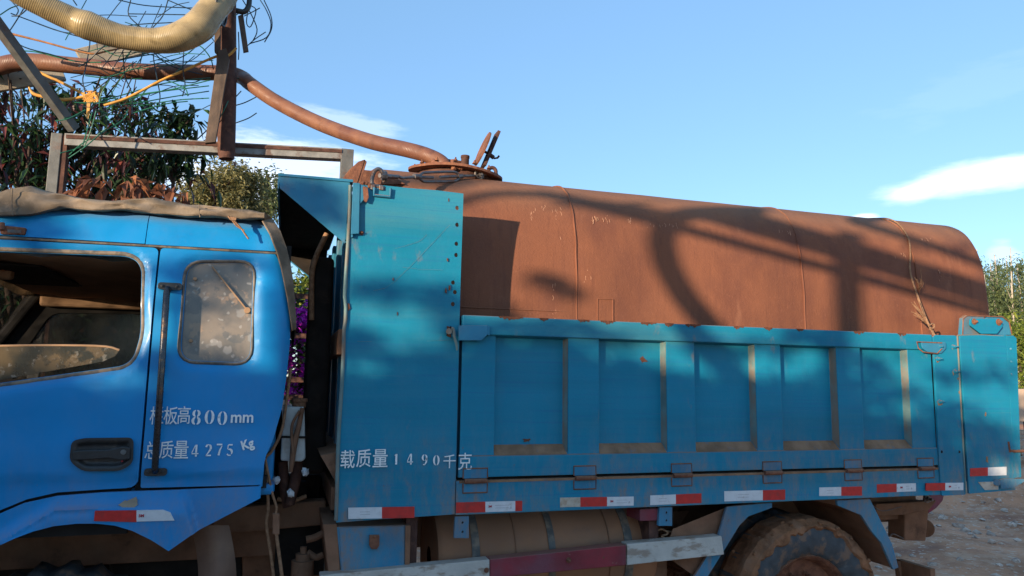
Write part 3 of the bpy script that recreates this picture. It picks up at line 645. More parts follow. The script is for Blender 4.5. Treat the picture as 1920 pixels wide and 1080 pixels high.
bm = B(); tube(bm, ats([(613, 438), (606, 452), (594, 478), (586, 505), (584, 540), (584, 600)], 4.35), .016, 8, 4); obj('strap_hose', bm, M['rope'], T, smooth=60)
# the side plate of the headboard with its row of bolt holes
holes = []
for px, py in ((857, 390), (857, 421.5), (856, 457), (855.5, 478), (850, 529.5), (853.5, 547.5), (849.5, 570)):
    hx, hz = xz([(px, py)])[0]; r = .0115; holes.append([(hx+r*math.cos(a*math.pi/5), hz+r*1.1*math.sin(a*math.pi/5)) for a in range(10)])
for i in (4, 6): holes[i] = [(x, z) for x, z in holes[i]]
fp = [(.296, 2.40), (.30, 2.742), (.44, 2.757), (.60, 2.756), (.76, 2.758), (.916, 2.752), (.912, 1.9), (.910, .985), (.290, .968), (.291, 1.6)]
def fp_y(x, z): return FY+.003*math.sin(x*9+z*3)+.003*math.sin(z*6.5)
sp = obj('side_plate', sheet(fp, holes, fp_y, .012, .04), M['bed'], T, smooth=30)
bm = B(); prism(bm, [(.905, 1.0), (.905, 2.74), (.917, 2.74), (.917, 1.0)], 3.915, 3.96); prism(bm, [(.30, 2.725), (.30, 2.74), (.905, 2.74), (.905, 2.725)], 3.914, 3.97); obj('plate_flange', bm, M['bed2'], sp)
bm = B(); zz = np.linspace(.98, 2.74, 30)
tube(bm, [(.286+.003*math.sin(z*8)+(.008 if abs(z-2.06) < .05 else 0), 3.897, z) for z in zz], .010, 8); obj('folded_edge', bm, M['lip'], sp, smooth=60)
bm = B(); p = xz([(661, 345), (674, 346), (672, 440), (657, 441)]); prism(bm, p, 3.868, 3.874); prism(bm, xz([(672, 346), (685, 352), (685, 372), (674, 385)]), 3.873, 3.885)
box(bm, .302, .31, 3.874, 3.9, 2.45, 2.74)
o = obj('corner_angle', bm, M['bed2'], sp, bevel=.002)
bm = B(); p = xz([(679, 352), (688, 354), (690, 372), (686, 382), (681, 378)]); prism(bm, roundpoly(p, .005), 3.868, 3.88); bolt(bm, at(678, 437, 3.898), .008, .012); obj('latch_tongue', bm, M['steel_rust'], sp)
bm = B(); tube(bm, ats([(702, 352), (701, 366), (731, 369), (732, 353)], 3.885), .008, 8); obj('wire_handle', bm, M['bed2'], sp)
patch('rust_chip', [(650, 568), (655, 570), (657, 578), (652, 583), (649, 576)], 3.899, M['chip'], sp, t=.004)
for px, py, s in ((843, 540, 3), (836, 546, 3), (745, 588, 2), (737, 524, 2), (841, 375, 2), (839, 487, 2)):
    patch('rust_chip', [(px-s*.4, py-s*1.5), (px+s*.5, py-s), (px+s*.4, py+s*1.5), (px-s*.5, py+s)], 3.898, M['chip'], sp, jit=.3, t=.003)
# scratches
bm = B()
for pts in ([(700, 545), (740, 528), (845, 420)], [(755, 501), (782, 504)], [(783, 505), (830, 506)], [(700, 476), (780, 455), (800, 440)], [(670, 640), (760, 641), (850, 637)]):
    tube(bm, ats(pts, 3.8992), .0006, 4, 3)
obj('scratches', bm, M['lip'], sp)

# ---- side board with five pressed recesses
rec = [(1.123, 1.562), (1.757, 2.200), (2.394, 2.830), (3.021, 3.455), (3.650, 4.050)]
bm = B(); zb, zt = 1.290, 1.952; Yb = FY+.052
xs = [.930]+[v for r in rec for v in r]+[4.252]
def quad(*p): return bm.faces.new([bm.verts.new(q) for q in p])
zl, zh = 1.285, 1.957
for i in range(0, len(xs), 2): quad((xs[i], FY, zb), (xs[i+1], FY, zb), (xs[i+1], FY, zt), (xs[i], FY, zt))
for i in range(len(xs)-1): quad((xs[i], FY, zl), (xs[i+1], FY, zl), (xs[i+1], FY, zb), (xs[i], FY, zb)); quad((xs[i], FY, zt), (xs[i+1], FY, zt), (xs[i+1], FY, zh), (xs[i], FY, zh))
for i, (x0, x1) in enumerate(rec):
    a0, a1, b0, b1 = x0+.012, x1-.013, zb+.050, zt-.008
    quad((a0, Yb, b0), (a1, Yb, b0), (a1, Yb, b1), (a0, Yb, b1)); quad((x0, FY, zb), (a0, Yb, b0), (a0, Yb, b1), (x0, FY, zt)); quad((a1, Yb, b0), (x1, FY, zb), (x1, FY, zt), (a1, Yb, b1)); quad((x0, FY, zt), (a0, Yb, b1), (a1, Yb, b1), (x1, FY, zt)); quad((x0, FY, zb), (x1, FY, zb), (a1, Yb, b0), (a0, Yb, b0))
bmesh.ops.remove_doubles(bm, verts=bm.verts[:], dist=.0002)
side = obj('side_board', bm, M['bed'], T, bevel=.004)
for i, (x0, x1) in enumerate(rec):
    a0, a1, b0, b1 = x0+.012, x1-.013, zb+.050, zt-.008
    bm = B(); quad((x0+.004, FY, zb-.001), (x1-.004, FY, zb-.001), (a1+.004, Yb-.0015, b0+.003), (a0-.004, Yb-.0015, b0+.003)); bmesh.ops.translate(bm, vec=(0, -.0012, .0012), verts=bm.verts[:]); obj('dusty_ledge', bm, M['dusty'], side)
    bm = B(); quad((a1-.001, Yb-.001, b0+.01), (x1-.003, FY, zb+.01), (x1-.003, FY, zt-.004), (a1-.001, Yb-.001, b1)); obj('recess_edge', bm, M['lip'], side)
for i in range(0, len(xs), 2):
    bm = B(); P_ = [(xs[i]+(xs[i+1]-xs[i])*k/12, FY-.001, zb-.001+random.uniform(-.001, .001)) for k in range(13)]; tube(bm, P_, .0038, 6); obj('weld_bead', bm, M['bed2'], side, smooth=60)
bm = B(); box(bm, .926, 4.255, 3.882, 3.98, 1.953, 2.060); tr = obj('top_rail', bm, M['bed'], T, bevel=.006)
bm = B(); box(bm, .926, 4.255, 3.893, 3.97, 1.176, 1.2885); obj('bottom_rail', bm, M['bed'], T, bevel=.003)
bm = B(); box(bm, .93, 4.25, 4.00, 4.03, 1.02, 2.05); box(bm, .38, 4.98, 6.05, 6.09, 1.0, 2.06); box(bm, 4.94, 4.98, 4.0, 6.05, 1.0, 2.06); obj('bed_inner_wall', bm, M['bed2'], T)
for px, w in ((958, 24), (1140, 16), (1216, 17), (1255, 10), (1300, 18), (1095, 12), (1610, 14), (1385, 12), (1440, 10), (1020, 9), (1500, 9), (1690, 12)):
    z = 2.058; x = at(px, 605, 3.88).x; ww = w/340
    pts = [(x-ww, z+.003)]+[(x-ww+2*ww*k/14, z-.002-random.uniform(.001, .020)*math.sin(math.pi*(k+.5)/15)**.7) for k in range(15)]+[(x+ww, z+.003)]
    bm = B(); prism(bm, pts, 3.8795, 3.884); obj('rust_chip', bm, M['chip'], tr)
patch('rust_chip', [(1198, 672), (1206, 668), (1212, 676), (1204, 681)], Yb, M['chip'], side, jit=.35)
patch('rust_chip', [(980, 823), (994, 822), (992, 828), (982, 829)], Yb-.002, M['chip'], side, jit=.3)
# corner catch plates
bm = B(); p = xz([(857, 611), (911, 611), (911, 628), (899, 639), (857, 639)]); prism(bm, p, 3.862, 3.872); prism(bm, xz([(911, 611), (915, 613), (915, 630), (911, 628)]), 3.866, 3.9); o = obj('corner_catch', bm, M['bed2'], T, bevel=.002)
bm = B(); tube(bm, ats([(846, 616), (850, 618), (852, 632), (856, 646), (857, 657)], 3.865), [.009, .010, .008, .008, .006], 8, 4); cyl(bm, at(842, 621, 3.90), at(842, 621, 3.86), .017, 12); obj('catch_hook', bm, M['lip'], o, smooth=50)
patch('rust_chip', [(838, 614), (846, 612), (846, 632), (838, 630)], 3.8985, M['chip'], sp, jit=.3)
bm = B(); p = xz([(1719, 641), (1766, 642), (1766, 654), (1757, 663), (1731, 660), (1722, 653)]); prism(bm, roundpoly(p, .01), 3.866, 3.873); o = obj('corner_catch', bm, M['bed2'], T, bevel=.002)
bm = B(); P_ = [at(a, b, 3.865) for a, b in ((1766, 643), (1719, 641), (1722, 653), (1731, 660), (1757, 663), (1766, 654))]; tube(bm, P_, .004, 6); obj('worn_edge', bm, M['steel_rust'], o)

# ---- sill rail, hinges, tapes
bm = B(); box(bm, .914, 4.468, 3.893, 4.02, .980, 1.160); sill = obj('sill_rail', bm, M['bed'], T, bevel=.004)
bm = B(); box(bm, .93, 4.25, 3.891, 3.9, 1.147, 1.1605); obj('dust_line', bm, M['dusty'], sill)
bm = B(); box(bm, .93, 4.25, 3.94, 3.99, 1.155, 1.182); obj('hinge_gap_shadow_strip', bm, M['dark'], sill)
def hinge():
    cx, z = 1.664, 1.158
    bm = B(); cyl(bm, (cx-.062, 3.880, z), (cx+.062, 3.880, z), .0135, 14); o = obj('hinge', bm, M['steel_rust'], T, smooth=40)
    for k, (z0, z1) in enumerate(((z+.014, z+.066), (z-.062, z-.014))):
        bm = B(); w = .068; tube(bm, [(cx-w, 3.891, z0), (cx-w, 3.891, z1), (cx+w, 3.891, z1), (cx+w, 3.891, z0)] if k == 0 else [(cx-w, 3.891, z1), (cx-w, 3.891, z0), (cx+w, 3.891, z0), (cx+w, 3.891, z1)], .0042, 6)
        l = obj('hinge_leaf_weld', bm, M['steel_rust'], o)
        bm = B(); box(bm, cx-w+.003, cx+w-.003, 3.8895, 3.894, z0, z1); obj('hinge_leaf', bm, M['bed2'], o)
    return o
def copy_part(src, dx, parent, dz=0):
    c = src.copy(); COL.objects.link(c); c.parent = parent; c.matrix_parent_inverse = src.matrix_parent_inverse.copy(); c.location = src.location+Vector((dx, 0, dz))
    for ch in src.children:
        d = ch.copy(); COL.objects.link(d); d.parent = c
    return c
h0 = hinge()
for px, py in ((892, 905), (1280, 893), (1450, 881), (1602, 879), (1738, 878)): copy_part(h0, at(px, py, 3.88).x-1.664, T)

FONT = None
def text_mesh(s, h, name, mat, y, px, py, parent, rot=0, squeeze=1., thick=.0012, bold=0.):
    """a word cut from flat sheet, h metres tall, centred behind pixel (px, py) on the plane y"""
    cu = bpy.data.curves.new(name, 'FONT'); cu.body = s; cu.size = 1; cu.align_x = 'CENTER'; cu.align_y = 'CENTER'; cu.extrude = .01; cu.offset = bold; cu.resolution_u = 3
    t = bpy.data.objects.new(name, cu); COL.objects.link(t); dg = bpy.context.evaluated_depsgraph_get()
    me = bpy.data.meshes.new_from_object(t.evaluated_get(dg)); bpy.data.objects.remove(t); bpy.data.curves.remove(cu)
    xs = [v.co.x for v in me.vertices]; ys = [v.co.y for v in me.vertices]
    if not xs: return None
    k = h/max(1e-6, (max(ys)-min(ys))); cx, cy = (max(xs)+min(xs))/2, (max(ys)+min(ys))/2; c = at(px, py, y)
    cr, sr = math.cos(rot), math.sin(rot)
    for v in me.vertices:
        a, b = (v.co.x-cx)*k*squeeze, (v.co.y-cy)*k; z = v.co.z
        v.co = Vector((c.x+a*cr-b*sr, y-thick*(z/.01), c.z+a*sr+b*cr))
    me.materials.clear(); me.materials.append(mat); me.name = name
    o = bpy.data.objects.new(name, me); COL.objects.link(o); o.parent = parent
    if parent.type == 'EMPTY': o.matrix_parent_inverse = Matrix.Translation(-parent.location)
    return o
def tape(segs, y, parent, slant=None, label=None, logo=None):
    """strip of reflective tape: segs = [(px0, px1, kind)], slant = (py top, py bottom) at first and last pixel"""
    (t0, b0), (t1, b1) = slant; X0, X1 = segs[0][0], segs[-1][1]; first = None
    for a, b, kind in segs:
        f0, f1 = (a-X0)/(X1-X0), (b-X0)/(X1-X0)
        q = [(a, t0+(t1-t0)*f0), (b, t0+(t1-t0)*f1), (b, b0+(b1-b0)*f1), (a, b0+(b1-b0)*f0)]
        bm = B(); prism(bm, xz(q, y), y-.0015, y+.004)
        nm = {'w': 'white_reflector', 'r': 'red_reflector', 'o': 'white_reflector'}[kind]
        o = obj(nm, bm, {'w': M['tape_w'], 'r': M['tape_r'], 'o': M['tape_old']}[kind], parent); first = first or o
        if kind == 'w' and logo is not None:
            cy = (q[0][1]+q[2][1])/2; hh = (q[2][1]-q[0][1])
            if logo == '3M': text_mesh('3M', .012, 'maker_mark', M['ink_r'], y-.002, a+9, cy, o, bold=.03)
            bm = B()
            for k in range(2): tube(bm, ats([(a+18 if logo == '3M' else a+(b-a)*.35, cy-2+5*k), (b-12 if logo == '3M' else a+(b-a)*.65, cy-2.5+5*k)], y-.0018), .0006, 4)
            c2 = at(b-8, cy+2, y-.0018); 
            if logo == '3M': tube(bm, [c2+Vector((-.005, 0, -.004)), c2+Vector((.005, 0, -.004)), c2+Vector((0, 0, .006)), c2+Vector((-.005, 0, -.004))], .0008, 4)
            obj('fine_print', bm, M['ink'], o)
    return first
tape([(653, 716, 'w'), (716, 777, 'r')], 3.893, sp, ((952, 973), (950, 971)), logo='s')
tape([(855, 910, 'r'), (910, 966, 'w'), (966, 979, 'r')], 3.893, sill, ((942, 962), (939, 958)), logo='3M')
tape([(1050, 1088, 'o'), (1088, 1138, 'r'), (1138, 1188, 'w')], 3.893, sill, ((933, 951), (931, 948)), logo='3M')
tape([(1219, 1267, 'w'), (1267, 1315, 'r')], 3.893, sill, ((929, 947), (925, 943)), logo='s')
tape([(1358, 1430, 'w'), (1430, 1472, 'r')], 3.893, sill, ((921, 940), (918, 937)), logo='s')
tape([(1536, 1577, 'w'), (1577, 1616, 'r')], 3.893, sill, ((914, 930), (912, 929)), logo='s')
tape([(1644, 1681, 'r'), (1681, 1717, 'w')], 3.893, sill, ((908, 924), (906, 921)), logo='3M')

# cab tape on the wing
bm = B(); prism(bm, xz([(178, 958), (256, 957), (256, 979), (176, 977)], 3.86), 3.8595, 3.87); o = obj('red_reflector', bm, M['tape_r'], wing)
bm = B(); prism(bm, xz([(256, 957), (305, 956), (319, 961), (327, 976), (256, 978)], 3.86), 3.8595, 3.87); o = obj('white_reflector', bm, M['tape_w'], wing); text_mesh('3M', .014, 'maker_mark', M['ink_r'], 3.859, 265, 967, o, bold=.03)

# ---- stencilled writing
def stroke(bm, pts, w, ox, oz, sx, sz, y, t=.0012):
    P = [Vector((ox+a*sx, 0, oz+b*sz)) for a, b in pts]; n = len(P); ws = w if isinstance(w, (list, tuple)) else [w]*n; A = []; C = []
    for i in range(n):
        d = (P[min(i+1, n-1)]-P[max(i-1, 0)]).normalized(); s = Vector((-d.z, 0, d.x))*ws[i]*sx*.5
        A.append(P[i]+s); C.append(P[i]-s)
    for i in range(n-1):
        q = [A[i], A[i+1], C[i+1], C[i]]; v = [bm.verts.new((p.x, y-t, p.z)) for p in q]; v2 = [bm.verts.new((p.x, y, p.z)) for p in q]
        bm.faces.new(v)
        for k in range(4): bm.faces.new((v[k], v2[k], v2[(k+1) % 4], v[(k+1) % 4]))
def arc(cx, cz, rx, rz, a0, a1, n=8): return [(cx+rx*math.cos(math.radians(a0+(a1-a0)*k/n)), cz+rz*math.sin(math.radians(a0+(a1-a0)*k/n))) for k in range(n+1)]
thin_thick = lambda n, a, b: [a+(b-a)*math.sin(math.pi*k/n) for k in range(n+1)]
GL = {
 '0': [(arc(.5, .5, .33, .42, 100, 260), thin_thick(8, .05, .26)), (arc(.5, .5, .33, .42, 80, -80), thin_thick(8, .05, .26))],
 '8': [(arc(.5, .73, .26, .20, 105, 255), thin_thick(8, .08, .24)), (arc(.5, .73, .26, .20, 75, -75), thin_thick(8, .08, .24)), (arc(.5, .27, .30, .22, 105, 255), thin_thick(8, .08, .26)), (arc(.5, .27, .30, .22, 75, -75), thin_thick(8, .08, .26))],
 '1': [([(.5, .06), (.5, .94)], .26), ([(.30, .80), (.44, .93)], .12)],
 '4': [([(.62, .05), (.62, .20)], .22), ([(.62, .34), (.62, .96)], .22), ([(.50, .92), (.12, .34)], .10), ([(.10, .27), (.9, .27)], .13)],
 '2': [(arc(.48, .70, .28, .23, 170, -30), [.22]*3+[.10]*2+[.25]*4), ([(.72, .56), (.5, .32), (.22, .08)], [.22, .16, .08]), ([(.20, .09), (.82, .09)], .17)],
 '7': [([(.18, .90), (.84, .90)], .19), ([(.82, .80), (.58, .45), (.46, .06)], [.10, .2, .24])],
 '5': [([(.30, .92), (.80, .92)], .17), ([(.27, .90), (.24, .58)], .11), (arc(.46, .33, .30, .24, 120, -35), thin_thick(8, .10, .26)), (arc(.46, .33, .30, .24, -60, -150), thin_thick(8, .18, .14))],
 '9': [(arc(.5, .68, .28, .25, 100, 260), thin_thick(8, .06, .25)), (arc(.5, .68, .28, .25, 80, -80), thin_thick(8, .06, .24)), ([(.80, .62), (.74, .30), (.52, .08), (.30, .10)], [.2, .22, .12, .14])]}
def digits(s, places, h, y, parent, w=.62):
    for ch, (px, py) in zip(s, places):
        c = at(px, py, y); bm = B(); hh = h
        for pts, wd in GL[ch]: stroke(bm, pts, wd, c.x-hh*w/2, c.z-hh/2, hh*w, hh, y)
        bmesh.ops.recalc_face_normals(bm, faces=bm.faces[:]); obj('stencil_digit', bm, M['white'], parent)
def hanzi(s, places, h, y, parent, sq=.95, bold=.012, rot=0):
    for ch, (px, py) in zip(s, places): text_mesh(ch, h, 'stencil_character', M['white'], y, px, py, parent, squeeze=sq, bold=bold, rot=rot)
yc = 3.894
hanzi('栏板高', [(294, 779), (320, 779), (345, 778)], .086, yc, body, .70, .002)
digits('800', [(368, 782), (393, 782), (417, 784)], .078, yc, body)
text_mesh('mm', .040, 'stencil_character', M['white'], yc, 454, 785, body, squeeze=.9, bold=.02)
hanzi('总质量', [(285, 844), (312, 843), (340, 843)], .084, yc, body, .72, .002)
digits('4275', [(366, 845), (391, 844), (411, 843), (431, 844)], .062, yc, body)
text_mesh('Kg', .062, 'stencil_character', M['white'], yc, 465, 835, body, rot=.32, squeeze=.85, bold=.03)
yb = 3.892
hanzi('载质量', [(652, 861), (682, 859), (713, 859)], .092, yb, sp, .80, .004)
digits('1490', [(743, 861), (769, 861), (796, 862), (818, 863)], .062, yb, sp)
hanzi('千', [(843, 865)], .072, yb, sp, .95, -.0)
hanzi('克', [(872, 865)], .090, yb-.003, side, .85, .0)

# ---- rear post of the bed
bm = B(); p = xz([(1746, 631), (1750, 628), (1788, 629), (1792, 633), (1806, 905), (1807, 927), (1762, 929), (1758, 876)]); prism(bm, roundpoly(p, .012), 3.884, 3.90)
for px, py in ((1759, 650), (1787, 650), (1758, 673), (1790, 697), (1762, 753)): bolt(bm, at(px, py, 3.884), .011, .022)
post = obj('rear_post', bm, M['bed'], T, bevel=.002)
for px, py, s in ((1759, 650, 4), (1787, 651, 3), (1758, 674, 4), (1789, 698, 4), (1761, 755, 5), (1797, 710, 2), (1799, 735, 2)):
    patch('rust_stain', [(px-s, py-s*.6), (px+s*.6, py-s), (px+s, py+s*.7), (px-s*.4, py+s*1.3)], 3.8833, M['dusty'], post, jit=.3)
tape([(1736, 1772, 'r'), (1772, 1806, 'w')], 3.882, post, ((906, 920), (905, 919)), logo='3M')
for px, py in ((1765, 847), (1798, 847)):
    bm = B(); cyl(bm, at(px, py, 3.8825), at(px, py, 3.89), .009, 12); obj('bolt_hole', bm, M['dark'], post)
bm = B(); p = xz([(1794, 628), (1881, 628), (1897, 896), (1899, 918), (1812, 925)]); prism(bm, roundpoly(p, .008), 3.878, 3.895)
post2 = obj('rear_corner_panel', bm, M['bed'], T, bevel=.003)
bm = B(); tube(bm, ats([(1795, 629), (1803, 780), (1811, 925)], 3.882), .0055, 6); tube(bm, ats([(1795, 629), (1840, 628), (1881, 630)], 3.882), .005, 6); obj('worn_edge', bm, M['lip'], post2)
bm = B(); p = xz([(1884, 629), (1898, 629), (1904, 634), (1913, 895), (1900, 896)]); prism(bm, p, 3.89, 4.0); post3 = obj('tailgate_edge', bm, M['bed'], T, bevel=.004)
for py in (654, 678, 702):
    bm = B(); cyl(bm, at(1895+(py-654)*.06, py, 3.884), at(1895, py, 3.895), .007, 10); obj('plug_bolt', bm, M['bed2'], post3)
tape([(1819, 1852, 'r'), (1852, 1887, 'w')], 3.877, post2, ((878, 893), (875, 891)), logo=None)
bm = B(); prism(bm, xz([(1828, 903), (1865, 902), (1866, 917), (1841, 918)]), 3.8755, 3.88); obj('white_reflector', bm, M['tape_old'], post2)
for px, py, s in ((1851, 862, 3), (1848, 777, 2)):
    patch('rust_stain', [(px-s*.4, py-s*2), (px+s*.4, py-s*2), (px+s*.6, py+s*1.6), (px-s*.7, py+s*1.5)], 3.8772, M['dusty'], post2, jit=.3)
# hinge bracket above the corner with two bolts
bm = B(); p = xz([(1803, 628), (1805, 596), (1812, 591), (1845, 593), (1845, 628)], 3.93); prism(bm, p, 3.93, 3.96); p = xz([(1850, 628), (1852, 594), (1880, 594), (1894, 606), (1898, 628)], 3.93); prism(bm, p, 3.935, 3.955)
brk = obj('tailgate_bracket', bm, M['bed2'], T, bevel=.003)
bm = B(); p = xz([(1818, 597), (1876, 598), (1879, 612), (1868, 626), (1838, 626), (1817, 610)], 3.90); prism(bm, roundpoly(p, .01), 3.893, 3.903); obj('bracket_link', bm, M['bed'], brk, bevel=.002)
bm = B(); bolt(bm, at(1826, 603, 3.892), .015, .016); bolt(bm, at(1872, 604, 3.892), .017, .016); obj('bracket_bolt', bm, M['steel_rust'], brk, bevel=.002)
bm = B(); tube(bm, ats([(1805, 628), (1806, 598), (1813, 592), (1880, 594), (1892, 603), (1897, 626)], 3.928), .0045, 6); obj('worn_edge', bm, M['steel_rust'], brk)
# tailgate catch at the foot of the corner
bm = B(); cyl(bm, at(1869, 905, 3.86), at(1869, 905, 3.90), .022, 16)
p = xz([(1874, 899), (1884, 897), (1920, 898), (1920, 903), (1900, 915), (1876, 917)], 3.87); prism(bm, p, 3.865, 3.885); obj('tailgate_catch', bm, M['bed2'], post2, bevel=.003)
bm = B(); tube(bm, ats([(1893, 845), (1905, 846), (1925, 845)], 3.88), .010, 8); tube(bm, ats([(1890, 828), (1893, 848)], 3.88), .009, 8); obj('catch_rod', bm, M['steel_rust'], post2, smooth=60)

# ---- things hung below the bed
bm = B(); p = xz([(631, 988), (766, 985), (768, 1066), (640, 1080)], 3.93); prism(bm, p, 3.93, 4.4); tb = obj('tool_box', bm, M['bed2'], T, bevel=.004)
bm = B(); P_ = xz([(636, 990), (758, 987), (758, 1064), (641, 1076)], 3.924); prism(bm, P_, 3.924, 3.935); obj('tool_box_lid', bm, M['bed2'], tb, bevel=.003)
bm = B(); prism(bm, xz([(693, 1003), (711, 1003), (711, 1022), (706, 1029), (696, 1029), (692, 1022)], 3.915), 3.905, 3.925); bolt(bm, at(702, 1006, 3.905), .006, .008); obj('hasp', bm, M['steel_rust'], tb, bevel=.002)
bm = B(); prism(bm, xz([(606, 983), (632, 983), (638, 1078), (640, 1130), (622, 1130)], 3.93), 3.93, 4.5); prism(bm, xz([(760, 985), (770, 985), (768, 1062), (759, 1063)], 3.925), 3.921, 4.0); obj('tool_box_frame', bm, M['brown'], T, bevel=.003)
# fuel tank with two straps
fc = Vector((0, 4.32, .67)); fr = .30; x0, x1 = .86, 2.20
bm = B(); n = 48; prof = [(x0-.0, fr*.2), (x0-.0, fr*.94), (x0+.03, fr), (x1-.03, fr), (x1, fr*.94), (x1, fr*.2)]; RR = []
for i in range(n):
    a = 2*math.pi*i/n; RR.append([bm.verts.new((x, fc.y+r*math.cos(a), fc.z+r*math.sin(a))) for x, r in prof])
for i in range(n):
    for j in range(5): bm.faces.new((RR[i][j], RR[i][j+1], RR[(i+1) % n][j+1], RR[(i+1) % n][j]))
bmesh.ops.recalc_face_normals(bm, faces=bm.faces[:]); ft = obj('fuel_tank', bm, M['fuel'], T, smooth=40)
for x, w, k in ((1.045, .045, 0), (1.50, .04, 0), (1.98, .05, 0), (1.30, .006, 1), (1.88, .006, 1)):
    bm = B(); A = []
    for i in range(n): a = 2*math.pi*i/n; A.append([bm.verts.new((x+dx, fc.y+(fr+dr)*math.cos(a), fc.z+(fr+dr)*math.sin(a))) for dx, dr in ((0, .001), (0, .007), (w, .007), (w, .001))])
    for i in range(n):
        for j in range(3): bm.faces.new((A[i][j], A[i][j+1], A[(i+1) % n][j+1], A[(i+1) % n][j]))
    bmesh.ops.recalc_face_normals(bm, faces=bm.faces[:]); obj('tank_strap' if not k else 'tank_seam', bm, M['brown'] if k else M['rubber'], ft, smooth=40)
bm = B(); box(bm, 1.95, 2.28, 4.06, 4.42, .30, .66); o = obj('battery_box', bm, M['brown'], T, bevel=.01)
# side guard: white, red, white
def guard(a, b, mat, name):
    bm = B(); prism(bm, xz([a[0], b[0], b[1], a[1]], 3.87), 3.87, 3.95); return obj(name, bm, mat, T, bevel=.004)
gd = guard(((600, 1079), (600, 1105)), ((918, 1049), (918, 1084)), M['rail_w'], 'side_guard')
gr_ = guard(((919, 1049), (919, 1084)), ((1174, 1022), (1174, 1060)), M['rail_r'], 'side_guard'); guard(((1176, 1020), (1176, 1060)), ((1353, 1005), (1358, 1040)), M['rail_w'], 'side_guard')
bm = B(); bolt(bm, at(1066, 1050, 3.87), .010, .012); bolt(bm, at(912, 1069, 3.87), .009, .01); cyl(bm, at(1131, 1045, 3.8695), at(1131, 1045, 3.875), .006, 10); obj('guard_bolt', bm, M['steel_rust'], gr_)
bm = B(); box(bm, .66, .72, 3.95, 4.2, .70, .98); box(bm, 2.1, 2.16, 3.95, 4.3, .72, .98); obj('guard_bracket', bm, M['dark_rust'], T)
# bracket plates under the sill
for pts, mt in (([(853, 968), (879, 967), (879, 1009), (851, 1009)], M['bed2']), ([(1236, 951), (1260, 950), (1260, 986), (1234, 986)], M['bed2'])):
    bm = B(); prism(bm, xz(pts, 3.91), 3.905, 3.93); o = obj('hanger_plate', bm, mt, T, bevel=.003)
    cx = (pts[0][0]+pts[1][0])/2+1
    for f in (.28, .70):
        bm = B(); cyl(bm, at(cx, pts[0][1]+f*(pts[2][1]-pts[0][1]), 3.904), at(cx, pts[0][1]+f*(pts[2][1]-pts[0][1]), 3.91), .0065, 12); obj('hole', bm, M['dark'], o)
bm = B(); prism(bm, xz([(1199, 955), (1233, 953), (1232, 976), (1199, 977)], 3.93), 3.925, 4.1); obj('marker_lamp', bm, M['rail_r'], T, bevel=.004)
bm = B(); tube(bm, ats([(1238, 993), (1265, 997), (1300, 985), (1335, 968), (1350, 962)], 3.99), .005, 6, 5); tube(bm, ats([(1225, 1000), (1240, 992), (1252, 1000), (1240, 1006), (1256, 1012)], 3.97), .006, 6, 5); obj('tied_rag_cord', bm, M['rope'], T, smooth=60)
# rear wheel guards: blue edge plates carrying brown inner sheets
bm = B(); prism(bm, xz([(1362, 950), (1447, 942), (1447, 952), (1403, 968), (1386, 985), (1352, 1040), (1325, 1083), (1300, 1083), (1345, 1010)], 3.92), 3.915, 3.935); mg = obj('mudguard_arm', bm, M['bed2'], T, bevel=.003)
bm = B(); prism(bm, xz([(1262, 992), (1363, 951), (1342, 1012), (1302, 1080), (1245, 1040)], 3.96), 3.96, 3.966); prism(bm, xz([(1262, 960), (1380, 948), (1372, 952), (1262, 1000)], 4.5), 4.5, 4.506); obj('mudguard_sheet', bm, M['brown'], mg)
bm = B(); p0 = xz([(1447, 952), (1403, 968), (1386, 985), (1352, 1040), (1325, 1083)], 3.935)
for (a, b), (c, d) in zip(p0, p0[1:]):
    vs = [bm.verts.new(q) for q in ((a, 3.935, b), (c, 3.935, d), (c, 4.65, d), (a, 4.65, b))]; bm.faces.new(vs)
obj('mudguard_inner', bm, M['brown'], mg)
bm = B(); prism(bm, xz([(1568, 938), (1630, 935), (1645, 965), (1672, 1020), (1684, 1064), (1674, 1068), (1652, 1018), (1633, 996), (1614, 966), (1570, 948)], 3.92), 3.915, 3.935); mg2 = obj('mudguard_arm', bm, M['bed2'], T, bevel=.003)
bm = B(); p0 = xz([(1570, 948), (1614, 966), (1633, 996), (1652, 1018), (1676, 1066)], 3.935)
for (a, b), (c, d) in zip(p0, p0[1:]):
    vs = [bm.verts.new(q) for q in ((a, 3.935, b), (c, 3.935, d), (c, 4.65, d), (a, 4.65, b))]; bm.faces.new(vs)
obj('mudguard_inner', bm, M['brown'], mg2)
bm = B(); box(bm, 4.12, 4.68, 4.50, 4.56, .70, .97); prism(bm, xz([(1694, 948), (1741, 940), (1734, 1014), (1694, 1013)], 4.45), 4.44, 4.60)
prism(bm, xz([(1640, 945), (1755, 938), (1741, 956), (1694, 965), (1640, 968)], 4.4), 4.39, 4.46); cyl(bm, at(1734, 990, 4.7), at(1734, 990, 5.1), .07, 20); obj('rear_hanger_box', bm, M['brown'], T, bevel=.008)
bm = B(); tube(bm, ats([(1662, 1002), (1668, 1006), (1675, 1001), (1694, 1010)], 4.45), .005, 6, 4); tube(bm, ats([(1632, 945), (1655, 958), (1690, 950)], 4.2), .004, 6, 4); bolt(bm, at(1737, 935, 4.3), .02, .03); obj('hanging_wire', bm, M['turn'], T)
bm = B(); prism(bm, xz([(1740, 926), (1767, 925), (1764, 938), (1752, 952), (1737, 962)], 4.95), 4.93, 5.0); obj('tail_lamp_guard', bm, M['rail_r'], T, bevel=.004)
bm = B(); prism(bm, xz([(1684, 1052), (1735, 1062), (1737, 1100), (1690, 1100)], 4.3), 4.3, 4.34); box(bm, 4.30, 4.34, 4.05, 4.34, .2, .46); obj('mud_flap', bm, M['brown'], T)

